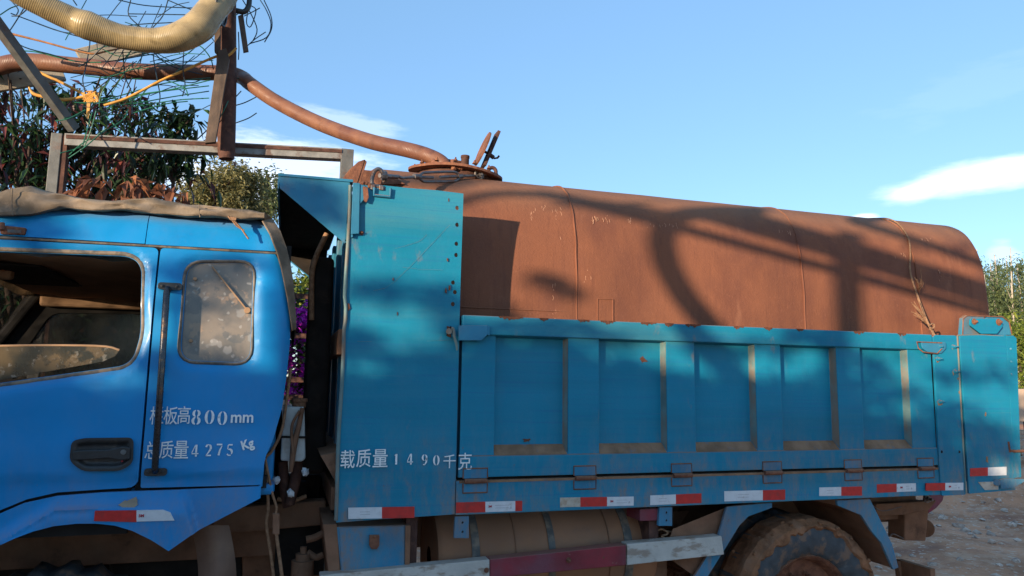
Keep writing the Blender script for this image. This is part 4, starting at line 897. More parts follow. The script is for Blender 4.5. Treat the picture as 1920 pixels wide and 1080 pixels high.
# ---- behind the cab
bm = B(); p = xz([(530, 762), (571, 763), (573, 860), (566, 866), (526, 864)], 4.15); prism(bm, roundpoly(p, .012), 4.15, 4.45); cw = obj('coolant_tank', bm, M['tankw'], T, bevel=.012, seg=3)
bm = B(); c = at(561, 757, 4.22); cyl(bm, c+Vector((0, 0, -.02)), c+Vector((0, 0, .018)), .038, 16); cyl(bm, c+Vector((0, 0, .01)), c+Vector((0, 0, .03)), .045, 12); obj('filler_cap', bm, M['brown'], cw, bevel=.003)
bm = B(); prism(bm, xz([(527, 817), (573, 818), (573, 822), (527, 821)], 4.144), 4.142, 4.152); obj('mounting_strap', bm, M['dark'], cw)
bm = B(); tube(bm, ats([(567, 765), (560, 800), (552, 830), (548, 862), (545, 885)], 4.11), [.012, .014, .018, .014, .010], 8, 5); tube(bm, ats([(562, 770), (547, 800), (550, 850)], 4.09), .008, 6, 5); obj('overflow_hose', bm, M['brown'], cw, smooth=60)
bm = B(); box(bm, .115, .25, 4.38, 4.72, 1.15, 2.42); o = obj('air_intake', bm, M['dark'], T, bevel=.03, seg=3)
bm = B(); box(bm, .03, .16, 4.0, 4.4, .55, .60); 
for px in (560,): tube(bm, ats([(px, 850), (px-6, 900), (px-18, 945)], 4.25), .03, 10, 4)
tube(bm, ats([(530, 865), (534, 920), (540, 950)], 4.3), .028, 10, 4); obj('coolant_pipe', bm, M['dark_rust'], T, smooth=60)
bm = B(); tube(bm, ats([(545, 690), (536, 760), (527, 810), (510, 845), (497, 862), (500, 900), (503, 950), (500, 985), (508, 1040), (513, 1080)], 4.03), .0085, 7, 5)
tube(bm, ats([(497, 860), (505, 900), (512, 930), (518, 950), (517, 965)], 4.0), .007, 7, 5); tube(bm, ats([(518, 1000), (524, 1045), (530, 1090)], 4.0), .009, 7, 4); tube(bm, ats([(520, 935), (545, 940), (575, 930)], 4.3), .012, 7, 4)
cab_ = obj('hanging_cable', bm, M['rope'], T, smooth=60)
bm = B(); prism(bm, xz([(511, 962), (524, 963), (524, 1002), (511, 1001)], 4.0), 3.99, 4.02); obj('cable_connector', bm, M['brown'], cab_, bevel=.004)
for px, py in ((518, 900), (572, 885), (545, 925)):
    bm = B(); c = at(px, py, 4.12); bmesh.ops.create_icosphere(bm, subdivisions=2, radius=.019, matrix=Matrix.Translation(c))
    for v in bm.verts: v.co += Vector((random.gauss(0, .004), random.gauss(0, .004), random.gauss(0, .006)))
    obj('taped_joint', bm, M['tape_w'], T)
bm = B(); beam(bm, at(400, 975, 4.5), at(610, 958, 4.5), .12, .14); prism(bm, xz([(452, 975), (602, 965), (607, 1120), (455, 1120)], 4.7), 4.7, 4.75); obj('cross_member', bm, M['brown'], T, bevel=.01)
bm = B(); c = at(568, 1050, 4.25); cyl(bm, c, c+Vector((0, 0, -.3)), .06, 18); cyl(bm, c, c+Vector((0, 0, .035)), .04, 14); cyl(bm, c+Vector((0, 0, .02)), c+Vector((0, 0, .07)), .018, 10); tube(bm, ats([(574, 1012), (590, 1008), (606, 1000)], 4.25), .02, 8, 4); tube(bm, ats([(576, 1035), (592, 1045), (606, 1040)], 4.25), .018, 8, 4); obj('fuel_filter', bm, M['brown'], T, smooth=40)
bm = B(); A = []
for i in range(9):
    f = i/8; A.append([bm.verts.new(at(358+j*10.2+f*14+4*math.sin(f*3), 985+f*115, 4.10-.07*math.sin(math.pi*j/7)+.03*math.sin(f*4+j*.4))) for j in range(8)])
for i in range(8):
    for j in range(7): bm.faces.new((A[i][j], A[i+1][j], A[i+1][j+1], A[i][j+1]))
o = obj('front_mud_flap', bm, surf('brown_rubber_flap', (.20, .12, .085), .85, 0, .15, 4, (((.27, .17, .11), 8, .5, .7, .5, (1, 1, 1)),), (.2, 60), spec=.2), T, smooth=60)
bm = B(); prism(bm, xz([(488, 772), (529, 770), (529, 900), (575, 905), (575, 965), (488, 965)], 4.6), 4.6, 4.7); obj('dark_gap_plate', bm, M['dark'], T)  # dark plate added to keep the gap beside the coolant tank black
bm = B(); box(bm, -1.6, .3, 5.0, 5.3, .35, 1.05); box(bm, -.9, .25, 4.75, 4.8, .45, 1.1); obj('engine_block', bm, M['dark'], T, bevel=.03)

# ------------------------------------------------------------------ THE RUSTY TANK riding in the bed
TX0, TX1, TYC = .46, 5.20, 4.98
half = [(.80, 1.03), (.79, 1.25), (.785, 1.6), (.783, 1.9), (.786, 2.1), (.784, 2.3), (.775, 2.48), (.760, 2.62), (.732, 2.74), (.69, 2.84), (.63, 2.925), (.555, 2.985), (.46, 3.03), (.34, 3.058), (.20, 3.078), (.08, 3.086)]
prof = [(TYC-a, z) for a, z in half]+[(TYC+a, z) for a, z in half[::-1]]
def resample(p, k=3):
    q = smooth_path([Vector((0, y, z)) for y, z in p], k); return [(v.y, v.z) for v in q]
prof = resample(prof); yc0, zc0 = TYC, 2.0
TK = thing('water_tank', (2.8, TYC, 1.03), 'long rust-brown steel tank with rounded top lying in the open truck bed', 'tank')
bm = B(); st = [(TX0-.03, .80), (TX0-.03, .93), (TX0-.015, .975), (TX0+.02, 1.0)]+[(x, 1.0) for x in np.arange(TX0+.12, TX1-.1, .12)]+[(TX1-.035, 1.0), (TX1-.01, .985), (TX1, .955), (TX1, .80)]
RR = []
for x, s in st:
    RR.append([bm.verts.new((x, yc0+(y-yc0)*s+.0025*math.sin(x*5+z*4)+.002*math.sin(x*11-z*7), zc0+(z-zc0)*s)) for y, z in prof])
for a, b in zip(RR, RR[1:]):
    for k in range(len(a)-1): bm.faces.new((a[k], a[k+1], b[k+1], b[k]))
bm.faces.new(RR[0]); bm.faces.new(RR[-1][::-1]); bmesh.ops.recalc_face_normals(bm, faces=bm.faces[:])
shell = obj('tank_shell', bm, M['rust'], TK, smooth=50)
def on_tank(x, z, off=.003):
    """point on the near side of the shell"""
    h_ = prof[:len(prof)//2]; y = float(np.interp(z, [b for a, b in h_], [a for a, b in h_])); k = sst((z-2.75)/.3)
    return Vector((x, y-off*(1-k*.6), z+off*k))
for sx in (1.735, 3.462, 4.50):
    bm = B(); tube(bm, [(sx+.002*math.sin(k*1.3), yc0+(y-yc0)*1.002, z+(.002 if z > 2.9 else 0)) for k, (y, z) in enumerate(prof)], .0065, 6, cap=False); obj('weld_seam', bm, M['rust'], shell, smooth=60)
bm = B(); tube(bm, [on_tank(x, 2.135, .001) for x in np.linspace(.9, 1.72, 8)], .003, 5); obj('weld_seam', bm, M['rust'], shell)
wx = at(1120, 580, 4.2); bm = B(); P_ = [on_tank(wx.x-.003, 2.0, .002), on_tank(wx.x-.003, 2.225, .002), on_tank(wx.x+.105, 2.228, .002), on_tank(wx.x+.105, 2.0, .002)]; tube(bm, P_, .006, 6); obj('welded_patch', bm, M['rust'], shell)
# drips and scratches of pale primer
pm = surf('pale_primer_scratch', (.50, .27, .17), .9, 0, .25, 60, (), spec=.1)
bm = B()
for (px0, py0, px1, py1, nn) in ((993, 385, 1010, 530, 26), (1025, 420, 1050, 480, 6), (1110, 400, 1150, 412, 14), (1040, 375, 1060, 410, 6), (1215, 415, 1275, 422, 12), (1018, 380, 1030, 410, 5), (1180, 405, 1200, 412, 5), (1030, 500, 1040, 600, 8), (1090, 500, 1110, 560, 7), (1460, 425, 1495, 440, 6), (1740, 440, 1760, 452, 6), (1670, 470, 1700, 480, 4), (1758, 500, 1762, 530, 4)):
    for k in range(int(nn*1.2)):
        a = at(random.uniform(px0, px1), random.uniform(py0, py1), 4.22); l = random.uniform(.006, .030); dx = random.uniform(-.6, .6)*l
        if a.z > 2.9: continue
        tube(bm, [on_tank(a.x, a.z, .0005), on_tank(a.x+dx*.5, a.z-l*.5, .0005), on_tank(a.x+dx*.3+random.uniform(-.004, .004), a.z-l, .0005)], random.uniform(.0007, .0019), 4)
obj('primer_scratches', bm, pm, shell)
# manhole with its ring of flange bolts, cover dogs, vent pipe and lug
HC = Vector((1.055, 4.74, 3.055))
bm = B(); cyl(bm, HC+Vector((0, 0, -.12)), HC+Vector((0, 0, .045)), .255, 40); mh = obj('manhole_neck', bm, M['dark_rust'], TK, smooth=40)
def tdisc(bm, c, r0, r1, z0, z1, n=48, wob=0, tilt=0):
    A = []
    for i in range(n):
        a = 2*math.pi*i/n; w = wob*math.sin(a*3+.5); A.append([bm.verts.new((c.x+r*math.cos(a), c.y+r*math.sin(a), c.z+z+w+tilt*math.cos(a)*r+.10*math.sin(a)*r)) for r, z in ((r0, z0), (r1, z0), (r1, z1), (r0, z1))])
    for i in range(n):
        for j in range(4): bm.faces.new((A[i][j], A[(i+1) % n][j], A[(i+1) % n][(j+1) % 4], A[i][(j+1) % 4]))
bm = B(); tdisc(bm, HC, .20, .325, .045, .062, wob=.006, tilt=-.05); bmesh.ops.recalc_face_normals(bm, faces=bm.faces[:]); obj('manhole_flange', bm, M['steel_rust'], mh, smooth=30)
bm = B(); tdisc(bm, HC, .05, .22, .062, .085, tilt=-.05); cyl(bm, HC+Vector((-.16, -.08, .06)), HC+Vector((-.14, -.10, .10)), .045, 12); cyl(bm, HC+Vector((-.06, -.18, .05)), HC+Vector((-.06, -.18, .10)), .016, 8)
for k in range(14):
    a = 2*math.pi*k/14; bolt(bm, HC+Vector((.285*math.cos(a), .285*math.sin(a), .060-.05*.285*math.cos(a))), .010, .014, d=(0, 0, 1))
for k in range(9):
    c = HC+Vector((random.uniform(-.12, .05), -.27, .02+random.uniform(-.02, .02))); bmesh.ops.create_icosphere(bm, subdivisions=1, radius=random.uniform(.008, .02), matrix=Matrix.Translation(c))
bmesh.ops.recalc_face_normals(bm, faces=bm.faces[:]); obj('manhole_cover', bm, M['steel_rust'], mh, smooth=30)
vp = at(872, 302, 4.74); bm = B(); cyl(bm, vp+Vector((0, 0, -.03)), vp+Vector((0, 0, .035)), .028, 20); cyl(bm, vp+Vector((0, 0, .02)), vp+Vector((0, 0, .037)), .031, 20); obj('vent_pipe', bm, M['dark_rust'], mh, smooth=40)
bm = B(); tube(bm, ats([(836, 300), (850, 302), (865, 304)], 4.8), .010, 8); obj('hinge_pin', bm, M['dark_rust'], mh)
# two open hatch flaps seen almost edge on
def flap(a, b, w, t, y, name, mat):
    p, q = at(*a, y), at(*b, y); d = (q-p); u = d.normalized(); s = Vector((u.z, 0, -u.x)); n_ = 28; F = []; K = []
    for i in range(n_):
        an = 2*math.pi*i/n_; c = p+d*.5+u*(math.cos(an)*d.length/2)+Vector((0, 1, 0))*math.sin(an)*w/2
        F.append(bm.verts.new(c-s*t/2)); K.append(bm.verts.new(c+s*t/2))
    bm.faces.new(F); bm.faces.new(K[::-1])
    for i in range(n_): bm.faces.new((F[i], K[i], K[(i+1) % n_], F[(i+1) % n_]))
bm = B(); flap((893, 309), (917, 250), .26, .012, 4.72, '', None); bmesh.ops.recalc_face_normals(bm, faces=bm.faces[:]); f1 = obj('hatch_flap', bm, M['steel_rust'], TK, smooth=30)
bm = B(); beam(bm, at(906, 313, 4.72), at(933, 249, 4.72), .10, .022, (1, 0, 0)); tube(bm, ats([(907, 284), (919, 290), (927, 297), (933, 296), (936, 292)], 4.70), .008, 7); cyl(bm, at(918, 290, 4.69), at(926, 296, 4.69), .016, 8)
tube(bm, ats([(906, 283), (922, 291)], 4.72), .010, 6)
obj('locking_bar', bm, M['dark_rust'], TK, bevel=.003)
bm = B(); c = at(923, 322, 4.60); A = []
for i in range(24):
    a = math.pi*2*i/24; A.append(c+Vector((.026*math.cos(a), 0, .026*math.sin(a)*1.1)))
tube(bm, A+[A[0], A[1]], .013, 10, cap=False); prism(bm, [(c.x-.04, c.z-.10), (c.x-.034, c.z-.02), (c.x+.034, c.z-.02), (c.x+.045, c.z-.10)], 4.59, 4.612); obj('lifting_lug', bm, M['dark_rust'], TK, smooth=40)
bm = B(); prism(bm, xz([(637, 342), (655, 318), (672, 303), (684, 299), (680, 312), (669, 346)], 4.12), 4.118, 4.14); prism(bm, xz([(684, 299), (688, 303), (674, 350), (669, 347)], 4.12), 4.122, 4.20); obj('bent_guard_plate', bm, M['steel_rust'], TK, bevel=.002)
bm = B(); prism(bm, xz([(672, 346), (676, 318), (720, 322), (760, 345)], 4.3), 4.30, 4.32); obj('end_gusset', bm, M['steel_rust'], TK)

# turnbuckle that pulls the tank to the side plate
TB = thing('turnbuckle', at(800, 330, 4.05), 'greasy grey turnbuckle stretched between the teal side plate and the rusty tank', 'turnbuckle')
def Y(px): return 3.97+(px-700)/225*.60
def tp(px, py): return at(px, py, Y(px))
bm = B(); tube(bm, [tp(785, 331), tp(792, 325), tp(800, 323.5), tp(845, 322), tp(856, 324), tp(862, 329)], .0085, 8, 3); tube(bm, [tp(785, 333), tp(790, 338), tp(800, 341), tp(845, 340), tp(856, 338), tp(862, 333)], .0085, 8, 3)
cyl(bm, tp(776, 331), tp(788, 332), .017, 12); cyl(bm, tp(858, 331), tp(867, 330), .016, 12); obj('frame', bm, M['turn'], TB, smooth=50)
bm = B(); tube(bm, [tp(735, 333), tp(745, 330), tp(755, 334), tp(778, 332), tp(812, 333)], .009, 8, 3); cyl(bm, tp(712, 329), tp(745, 332), .013, 12); bolt(bm, tp(722, 331), .024, .02, d=(-1, -.2, 0)); obj('hook_rod', bm, M['turn'], TB, smooth=50)
bm = B(); cyl(bm, tp(825, 332), tp(888, 329), .0095, 10)
A = []; c = tp(896, 327)
for i in range(21): a = 2*math.pi*i/20; A.append(c+Vector((.021*math.cos(a), .012*math.cos(a), .022*math.sin(a))))
tube(bm, A, .009, 8, cap=False); cyl(bm, tp(893, 329), tp(922, 325), .011, 10); bolt(bm, tp(900, 329), .018, .02, d=(.1, -1, 0)); obj('eye_rod', bm, M['turn'], TB, smooth=50)
SH = thing('shackle', at(708, 352, 3.92), 'bent grey U-shaped shackle standing on top of the teal side plate', 'shackle')
bm = B(); tube(bm, ats([(697, 352), (698, 334), (702, 322), (708, 317), (714, 319), (718, 326)], 3.92), .011, 10, 5); obj('bow', bm, M['turn'], SH, smooth=60)
bm = B(); cyl(bm, at(695, 349, 3.91), at(722, 354, 3.91), .017, 10); cyl(bm, at(716, 330, 3.93), at(726, 330, 3.93), .026, 8); prism(bm, xz([(695, 346), (703, 346), (703, 356), (695, 356)], 3.89), 3.885, 3.93); prism(bm, xz([(711, 347), (719, 348), (719, 357), (711, 356)], 3.89), 3.885, 3.93); obj('pin', bm, M['turn'], SH, bevel=.003)
bm = B()
for k in range(26):
    c = at(random.uniform(676, 700), random.uniform(341, 351), 3.9+random.uniform(-.01, .04)); bmesh.ops.create_icosphere(bm, subdivisions=1, radius=random.uniform(.006, .014), matrix=Matrix.Translation(c))
o = obj('rust_flakes', bm, M['steel_rust'], sp)

# rope lashed over the tank and down to the corner bolt
RP = thing('lashing_rope', at(1742, 620, 4.1), 'frayed dusty rope lashed over the rusty tank and tied to the truck bed', 'rope')
pts = [Vector((4.50, TYC+.5, 3.0)), Vector((4.50, TYC, 3.10))]+[on_tank(4.50+.05*k, z, .012) for k, z in enumerate((3.03, 2.98, 2.90, 2.78, 2.62))]
pts = [Vector((4.51, 5.3, 3.085)), Vector((4.52, 4.66, 3.06)), on_tank(4.525, 2.985, .014), on_tank(4.505, 2.84, .014), on_tank(4.465, 2.70, .014), at(1707, 512, 4.19), at(1724, 565, 4.14), at(1737, 600, 4.05), at(1746, 618, 3.99), at(1752, 636, 3.92), at(1757, 649, 3.872)]
bm = B(); tube(bm, pts, [.005, .005, .006, .006, .006, .007, .008, .009, .008, .005, .005, .005][:len(pts)], 8, 4)
tube(bm, [at(1746, 618, 3.99), at(1758, 636, 3.91), at(1764, 648, 3.872)], .006, 7, 3); tube(bm, ats([(1742, 610), (1750, 607), (1751, 614), (1743, 617), (1750, 621)], 3.98), .006, 6, 3)
obj('strand', bm, M['rope'], RP, smooth=60)
bm = B()
for k in range(16):
    a = at(1737, 600, 4.05)+Vector((random.uniform(-.01, .0), 0, random.uniform(-.03, .05))); b = at(random.uniform(1708, 1722), random.uniform(558, 592), 4.05); tube(bm, [a, a.lerp(b, .5)+Vector((0, -.01, -.012)), b], .0022, 4)
for k in range(8):
    a = at(1722, 545, 4.15); b = at(random.uniform(1712, 1732), random.uniform(500, 530), 4.1); tube(bm, [a, a.lerp(b, .5)+Vector((.01, -.01, 0)), b], .0022, 4)
obj('frayed_end', bm, M['rope'], RP)

from mathutils import noise as mnoise
# ------------------------------------------------------------------ TARP folded over the cab roof
bot = [(-120, 400), (0, 405), (40, 404), (62, 401), (92, 394), (118, 391), (140, 393), (190, 396), (240, 395), (300, 402), (350, 406), (400, 407), (440, 412), (492, 412)]
top = [(-120, 380), (0, 366), (20, 357), (60, 351), (90, 362), (140, 372), (190, 378), (240, 380), (290, 374), (300, 376), (350, 385), (400, 391), (440, 394), (495, 402)]
bp_ = sorted([(at(x, y, 3.93).x, at(x, y, 3.93).z) for x, y in bot]); tp_ = sorted([(at(x, y, 4.0).x, at(x, y, 4.0).z) for x, y in top])
bx, bz = zip(*bp_); tx, tz = zip(*tp_)
nX, bm, R_ = 110, B(), []
for i in range(nX+1):
    x = -1.75+(1.75-.145)*i/nX; zb, zt = np.interp(x, bx, bz), np.interp(x, tx, tz); w = .006*math.sin(x*19)+.005*math.sin(x*37+1)
    sec = [(3.965, zb+.002), (3.915+w*.6, zb), (3.908+w, zb+(zt-zb)*.35), (3.915-w*1.5, zb+(zt-zb)*.62), (3.94+w, zb+(zt-zb)*.9), (3.985, zt), (4.06, zt+.012), (4.25, zt-.01+w*3), (4.6, zt+.02+w*2), (5.1, zt+.03-w*2), (5.6, zt+.01), (5.85, zt-.02), (5.93, zb)]
    sec = smooth_path([Vector((x, y, z)) for y, z in sec], 3)
    R_.append([bm.verts.new(p+Vector((0, -.030*abs(mnoise.noise(Vector((x*5, p.y*6, p.z*16))))+.012, .014*abs(mnoise.noise(Vector((x*9, p.y*5+7, k*.13))))))) for k, p in enumerate(sec)])
# down over the rear corner
fall = [(508, 408, 3.98, 20), (524, 432, 3.96, 22), (536, 464, 3.95, 22), (544, 497, 3.95, 20), (549, 532, 3.96, 17), (552, 566, 3.97, 13), (554, 600, 3.98, 9), (554, 618, 3.98, 6)]
m = len(R_[0])
for px, py, y, wd in fall:
    a = at(px-wd*.8, py+wd*.30, y-.05); ring = []
    c = at(px, py, y)
    for k in range(m):
        s = k/(m-1)
        if s < .25: p = a.lerp(c, s/.25)+Vector((.0, -.008*math.sin(s*12+py*.1), 0))
        else: q = (s-.25)/.75; p = Vector((c.x+.004, c.y+q*(5.85-c.y), c.z-.05*q))
        ring.append(bm.verts.new(p))
    R_.append(ring)
for a, b in zip(R_, R_[1:]):
    for k in range(m-1): bm.faces.new((a[k], a[k+1], b[k+1], b[k]))
bmesh.ops.recalc_face_normals(bm, faces=bm.faces[:])
tarp = obj('canvas_tarp', bm, M['canvas'], None, smooth=32); tag(tarp, 'dusty tan canvas cover stretched over the roof of the blue cab', 'tarp')
mo = tarp.modifiers.new('thick', 'SOLIDIFY'); mo.thickness = .006
bm = B(); tube(bm, ats([(428, 405), (434, 412), (442, 409), (432, 409), (440, 415), (452, 428), (466, 448)], 3.90), .005, 6, 4); tube(bm, ats([(434, 411), (444, 424), (458, 432)], 3.9), .004, 6, 4); prism(bm, roundpoly(xz([(431, 407), (444, 409), (442, 415), (432, 413)], 3.9), .01), 3.885, 3.905); obj('tie_cord', bm, M['rope'], tarp, smooth=60)
bm = B(); tube(bm, ats([(23, 352), (22, 380), (24, 404)], 3.9), .003, 5, 3); tube(bm, ats([(374, 386), (373, 397), (375, 407)], 3.9), .003, 5, 3); obj('seam', bm, M['canvas'], tarp)
bm = B(); tube(bm, ats([(62, 352), (95, 365), (140, 375), (190, 381)], 4.03), [.006, .014, .010, .004], 7, 4); obj('dark_slit', bm, M['dark'], tarp)  # dark strip painted in for the unlit slit along the tarp's top

# ------------------------------------------------------------------ FILLING FRAME behind the truck
GY = 6.45
def gbar(name, a, b, w, d, mat, label, cat='steel bar', y=GY, y2=None, group=None):
    bm = B(); beam(bm, at(*a, y), at(*b, y2 or y), w, d, (0, 1, 0)); return tag(obj(name, bm, mat, None, bevel=.004), label, cat, group)
FR = thing('pipe_frame', Vector((at(110, 360, GY).x, GY, GZ)), 'rusty square-tube steel frame standing behind the cab, two posts and one cross beam', 'frame')
bm = B(); a = at(112, 262, GY); box(bm, a.x-.050, a.x+.028, GY-.05, GY+.05, GZ, a.z+.04); obj('post', bm, M['galv'], FR, bevel=.004)
bm = B(); box(bm, a.x+.030, a.x+.065, GY-.04, GY+.05, GZ, a.z+.03); obj('post_angle', bm, M['dark_rust'], FR)
bm = B(); b = at(651, 284, GY); box(bm, b.x-.055, b.x+.055, GY-.05, GY+.05, GZ, b.z+.01); obj('post', bm, M['galv'], FR, bevel=.004)
bm = B(); beam(bm, at(124, 264, GY), at(641, 291, GY), .10, .098, (0, 0, 1)); obj('cross_beam', bm, M['galv2'], FR, bevel=.004)
bm = B(); beam(bm, at(124, 256, GY-.053), at(641, 283.5, GY-.053), .012, .03, (0, 0, 1)); obj('rust_edge', bm, M['dark_rust'], FR)
bm = B(); beam(bm, at(-60, -30, GY-.75), at(139, 243, GY-.02), .07, .07, (0, 0, 1)); obj('diagonal_brace', bm, M['galv'], FR, bevel=.004)
# planks behind
for a, b, w, lb in (((-80, 168), (118, 136), .15, 'pale weathered plank behind the red-brown hose at the left edge'), ((150, 112), (330, 66), .18, 'pale weathered plank rising behind the yellowed hose')):
    bm = B(); beam(bm, at(*a, 6.9), at(*b, 7.1), .05, w, (0, 0, 1)); tag(obj('plank', bm, M['wood'], None, bevel=.004), lb, 'plank', 'planks over the pipe frame')
# hanging pipe and boards
bm = B(); A = ats([(426, -160), (424, 0), (425, 150), (424.5, 285), (424.5, 298)], 6.30); tube(bm, A, [.082, .082, .080, .070, .035], 22, 3); pi = obj('hanging_pipe', bm, M['dark_rust'], None, smooth=50); tag(pi, 'dark rusty round pipe hanging in front of the cross beam of the frame', 'pipe')
bm = B(); prism(bm, xz([(409, 95), (424, 90), (430, 110), (404, 266), (384, 268)], 6.12), 6.12, 6.17); prism(bm, xz([(402, 40), (414, 40), (413, 104), (402, 96)], 6.15), 6.15, 6.19); tag(obj('board', bm, M['wood_d'], None, bevel=.003), 'narrow dark board leaning against the hanging rusty pipe', 'board')
bm = B(); prism(bm, xz([(446, 30), (456, 26), (466, 95), (456, 97)], 6.1), 6.1, 6.13); tag(obj('wood_slat', bm, M['wood_d'], None), 'short dark slat dangling to the right of the hanging pipe', 'slat')
# hoses
bm = B(); A = [at(-110, -120, 5.7), at(20, -25, 5.75), at(85, 12, 5.8), at(135, 36, 5.85), at(165, 48, 5.86), at(225, 68, 5.9), at(290, 76, 5.9), at(335, 70, 5.9), at(372, 50, 5.92), at(398, 18, 5.95), at(425, -10, 6.0), at(452, -80, 6.1)]
hose(bm, A, [.088, .088, .088, .092, .108, .092, .094, .112, .122, .112, .09, .09], 28, 8)
hy = obj('transparent_hose', bm, M['hose_y'], None, smooth=60); tag(hy, 'thick yellowed ribbed hose sagging at the top left, tied to the hanging pipe', 'hose')
bm = B()
for k in range(5):
    c = at(415-k*3, 14-k*5, 5.97); A = [c+Vector((.03*math.cos(t)+.03*k*.1, .12*math.cos(t), .13*math.sin(t)+.02*math.sin(t*2+k))) for t in np.linspace(0, 6.28, 15)]; tube(bm, A, .012, 6)
obj('black_lashing', bm, M['black'], hy, smooth=60)
bm = B(); A = [at(-180, 175, 7.2), at(-70, 150, 7.0), at(0, 124, 6.85), at(55, 116, 6.8), at(150, 124, 6.7), at(260, 134, 6.6), at(370, 136, 6.55), at(430, 138, 6.5), at(470, 158, 6.3), at(520, 192, 6.1), at(600, 232, 5.75), at(690, 264, 5.3), at(760, 280, 5.0), at(800, 291, 4.88), at(828, 305, 4.80), at(838, 322, 4.78)]
A = A[:8]+[at(455, 146, 6.45)]+A[8:]
hose(bm, A, [r*.86 for r in (.085, .085, .085, .083, .08, .08, .078, .074, .072, .070, .069, .068, .066, .064, .062, .060, .058)], 24, 8)
hr = obj('suction_hose', bm, M['hose_r'], None, smooth=60); tag(hr, 'long red-brown ribbed hose running down into the manhole on the rusty tank', 'hose')
# straps
bm = B(); tube(bm, ats([(-40, 50), (0, 60), (15, 62), (80, 78), (165, 100), (200, 96), (245, 86)], 6.3), [.012, .016, .010, .008, .008, .008, .006], 8, 4); tag(obj('brown_strap', bm, M['ostrap'], None, smooth=60), 'brown twisted strap slung from the left edge above the red-brown hose', 'strap')
bm = B(); tube(bm, ats([(50, 125), (62, 130), (98, 147), (110, 152), (160, 178)], 6.3), .011, 8, 4); tube(bm, ats([(54, 163), (62, 175), (80, 181), (120, 187), (165, 180)], 6.3), [.006, .013, .013, .014, .012], 8, 4); tube(bm, ats([(195, 198), (240, 183), (300, 152), (350, 130), (405, 106), (428, 104), (443, 90)], 6.2), .011, 8, 4)
for k in range(12): tube(bm, [at(random.uniform(155, 185), random.uniform(172, 192), 6.25) for _ in range(4)], .006, 6, 4)
for k in range(3): tube(bm, ats([(163+k*3, 180), (164+k*2, 200), (163+k, 222)], 6.25), .005, 5, 3)
tag(obj('yellow_strap', bm, M['ywire'], None, smooth=60), 'bright yellow strap knotted in the wire tangle and pulled up to the hanging pipe', 'strap')
# wire tangle
WT = thing('wire_net', at(250, 150, 6.3), 'tangled net of thin green and dark blue wires beside the hanging pipe', 'wire')
def wires(lst, r, mat, y=6.3, nm='wire'):
    bm = B()
    for i, w_ in enumerate(lst): tube(bm, [at(a, b, y+.12*math.sin(i*2.1+k*.7)) for k, (a, b) in enumerate(w_)], r, 5, 4)
    return obj(nm, bm, mat, WT, smooth=60)
wires([[(20, 25), (60, 40), (110, 58), (170, 75), (205, 88)], [(60, 40), (100, 55), (130, 62), (165, 59)], [(8, 65), (45, 88), (95, 102), (150, 116), (205, 115), (270, 104), (330, 96)], [(40, -5), (52, 0), (30, 40), (8, 72)], [(20, 0), (34, 18), (30, 30)], [(60, 8), (38, 28), (22, 30)],
 [(222, 0), (270, 10), (330, 14), (400, 16)], [(240, 26), (300, 27), (360, 28)], [(245, 0), (241, 28), (265, 52)], [(315, 0), (305, 30), (284, 54)], [(240, 48), (270, 45), (330, 42)], [(314, 0), (350, 15), (376, 24)], [(137, 0), (144, 10)],
 [(168, 60), (168, 85), (160, 130), (155, 150), (160, 175)], [(208, 76), (185, 95), (165, 115), (148, 125)], [(230, 95), (232, 115), (235, 145), (247, 175), (248, 215)], [(290, 98), (288, 110), (295, 150), (300, 180), (297, 200)], [(345, 88), (343, 130), (347, 160), (342, 180)],
 [(290, 100), (310, 118), (340, 130), (380, 140)], [(270, 90), (262, 120)], [(210, 145), (190, 160), (174, 172)], [(248, 145), (238, 165)],
 [(385, 55), (400, 75), (410, 90)], [(455, 0), (470, 25), (482, 55), (475, 75), (465, 85)], [(470, 0), (462, 40), (470, 50), (480, 20), (470, 10)], [(488, 0), (500, 20), (508, 45), (500, 70), (468, 82)], [(495, 0), (508, 30), (509, 55), (496, 79)], [(458, 30), (474, 22), (487, 15)], [(463, -5), (468, 10), (440, 30)], [(447, 60), (448, 90), (447, 112)], [(468, 82), (480, 72), (498, 60)],
 [(441, 198), (460, 192), (486, 179)], [(441, 231), (465, 222), (481, 212)], [(441, 183), (452, 171)], [(395, 250), (400, 225), (415, 200)]], .0048, M['bwire'], nm='dark_wire')
wires([[(0, 28), (20, 15), (38, 8), (40, -4)], [(30, 95), (70, 98), (140, 115), (190, 117)], [(160, 142), (200, 145), (250, 130), (300, 118), (345, 105), (380, 75), (390, 60)], [(250, 90), (240, 102), (230, 115)], [(345, 96), (360, 85), (375, 70), (392, 58)], [(365, 82), (380, 90), (395, 110), (400, 130)],
 [(190, 190), (240, 175), (300, 158), (350, 150), (395, 146)], [(200, 205), (250, 180), (320, 168), (395, 150)], [(240, 185), (300, 172), (392, 161)], [(250, 195), (320, 182), (392, 171)], [(250, 200), (330, 188), (392, 184)], [(250, 212), (310, 195), (352, 190)], [(180, 205), (200, 213), (238, 217)], [(198, 217), (215, 235), (228, 249)], [(104, 227), (130, 222), (160, 206)], [(120, 222), (150, 215), (185, 190)],
 [(173, 210), (163, 245), (155, 273)], [(180, 208), (170, 245), (158, 275)], [(113, 287), (140, 280), (160, 270), (200, 240)], [(130, 290), (150, 272), (170, 260)], [(128, 297), (160, 275), (190, 250), (230, 225), (240, 205)], [(405, 67), (420, 70), (442, 76)], [(440, 146), (455, 148)], [(428, 189), (418, 210), (408, 228)], [(380, 148), (360, 155), (330, 150)], [(270, 200), (265, 180), (300, 150), (345, 165), (352, 180)], [(205, 150), (190, 175), (186, 200)]], .0048, M['gwire'], nm='green_wire')
ex_ = []
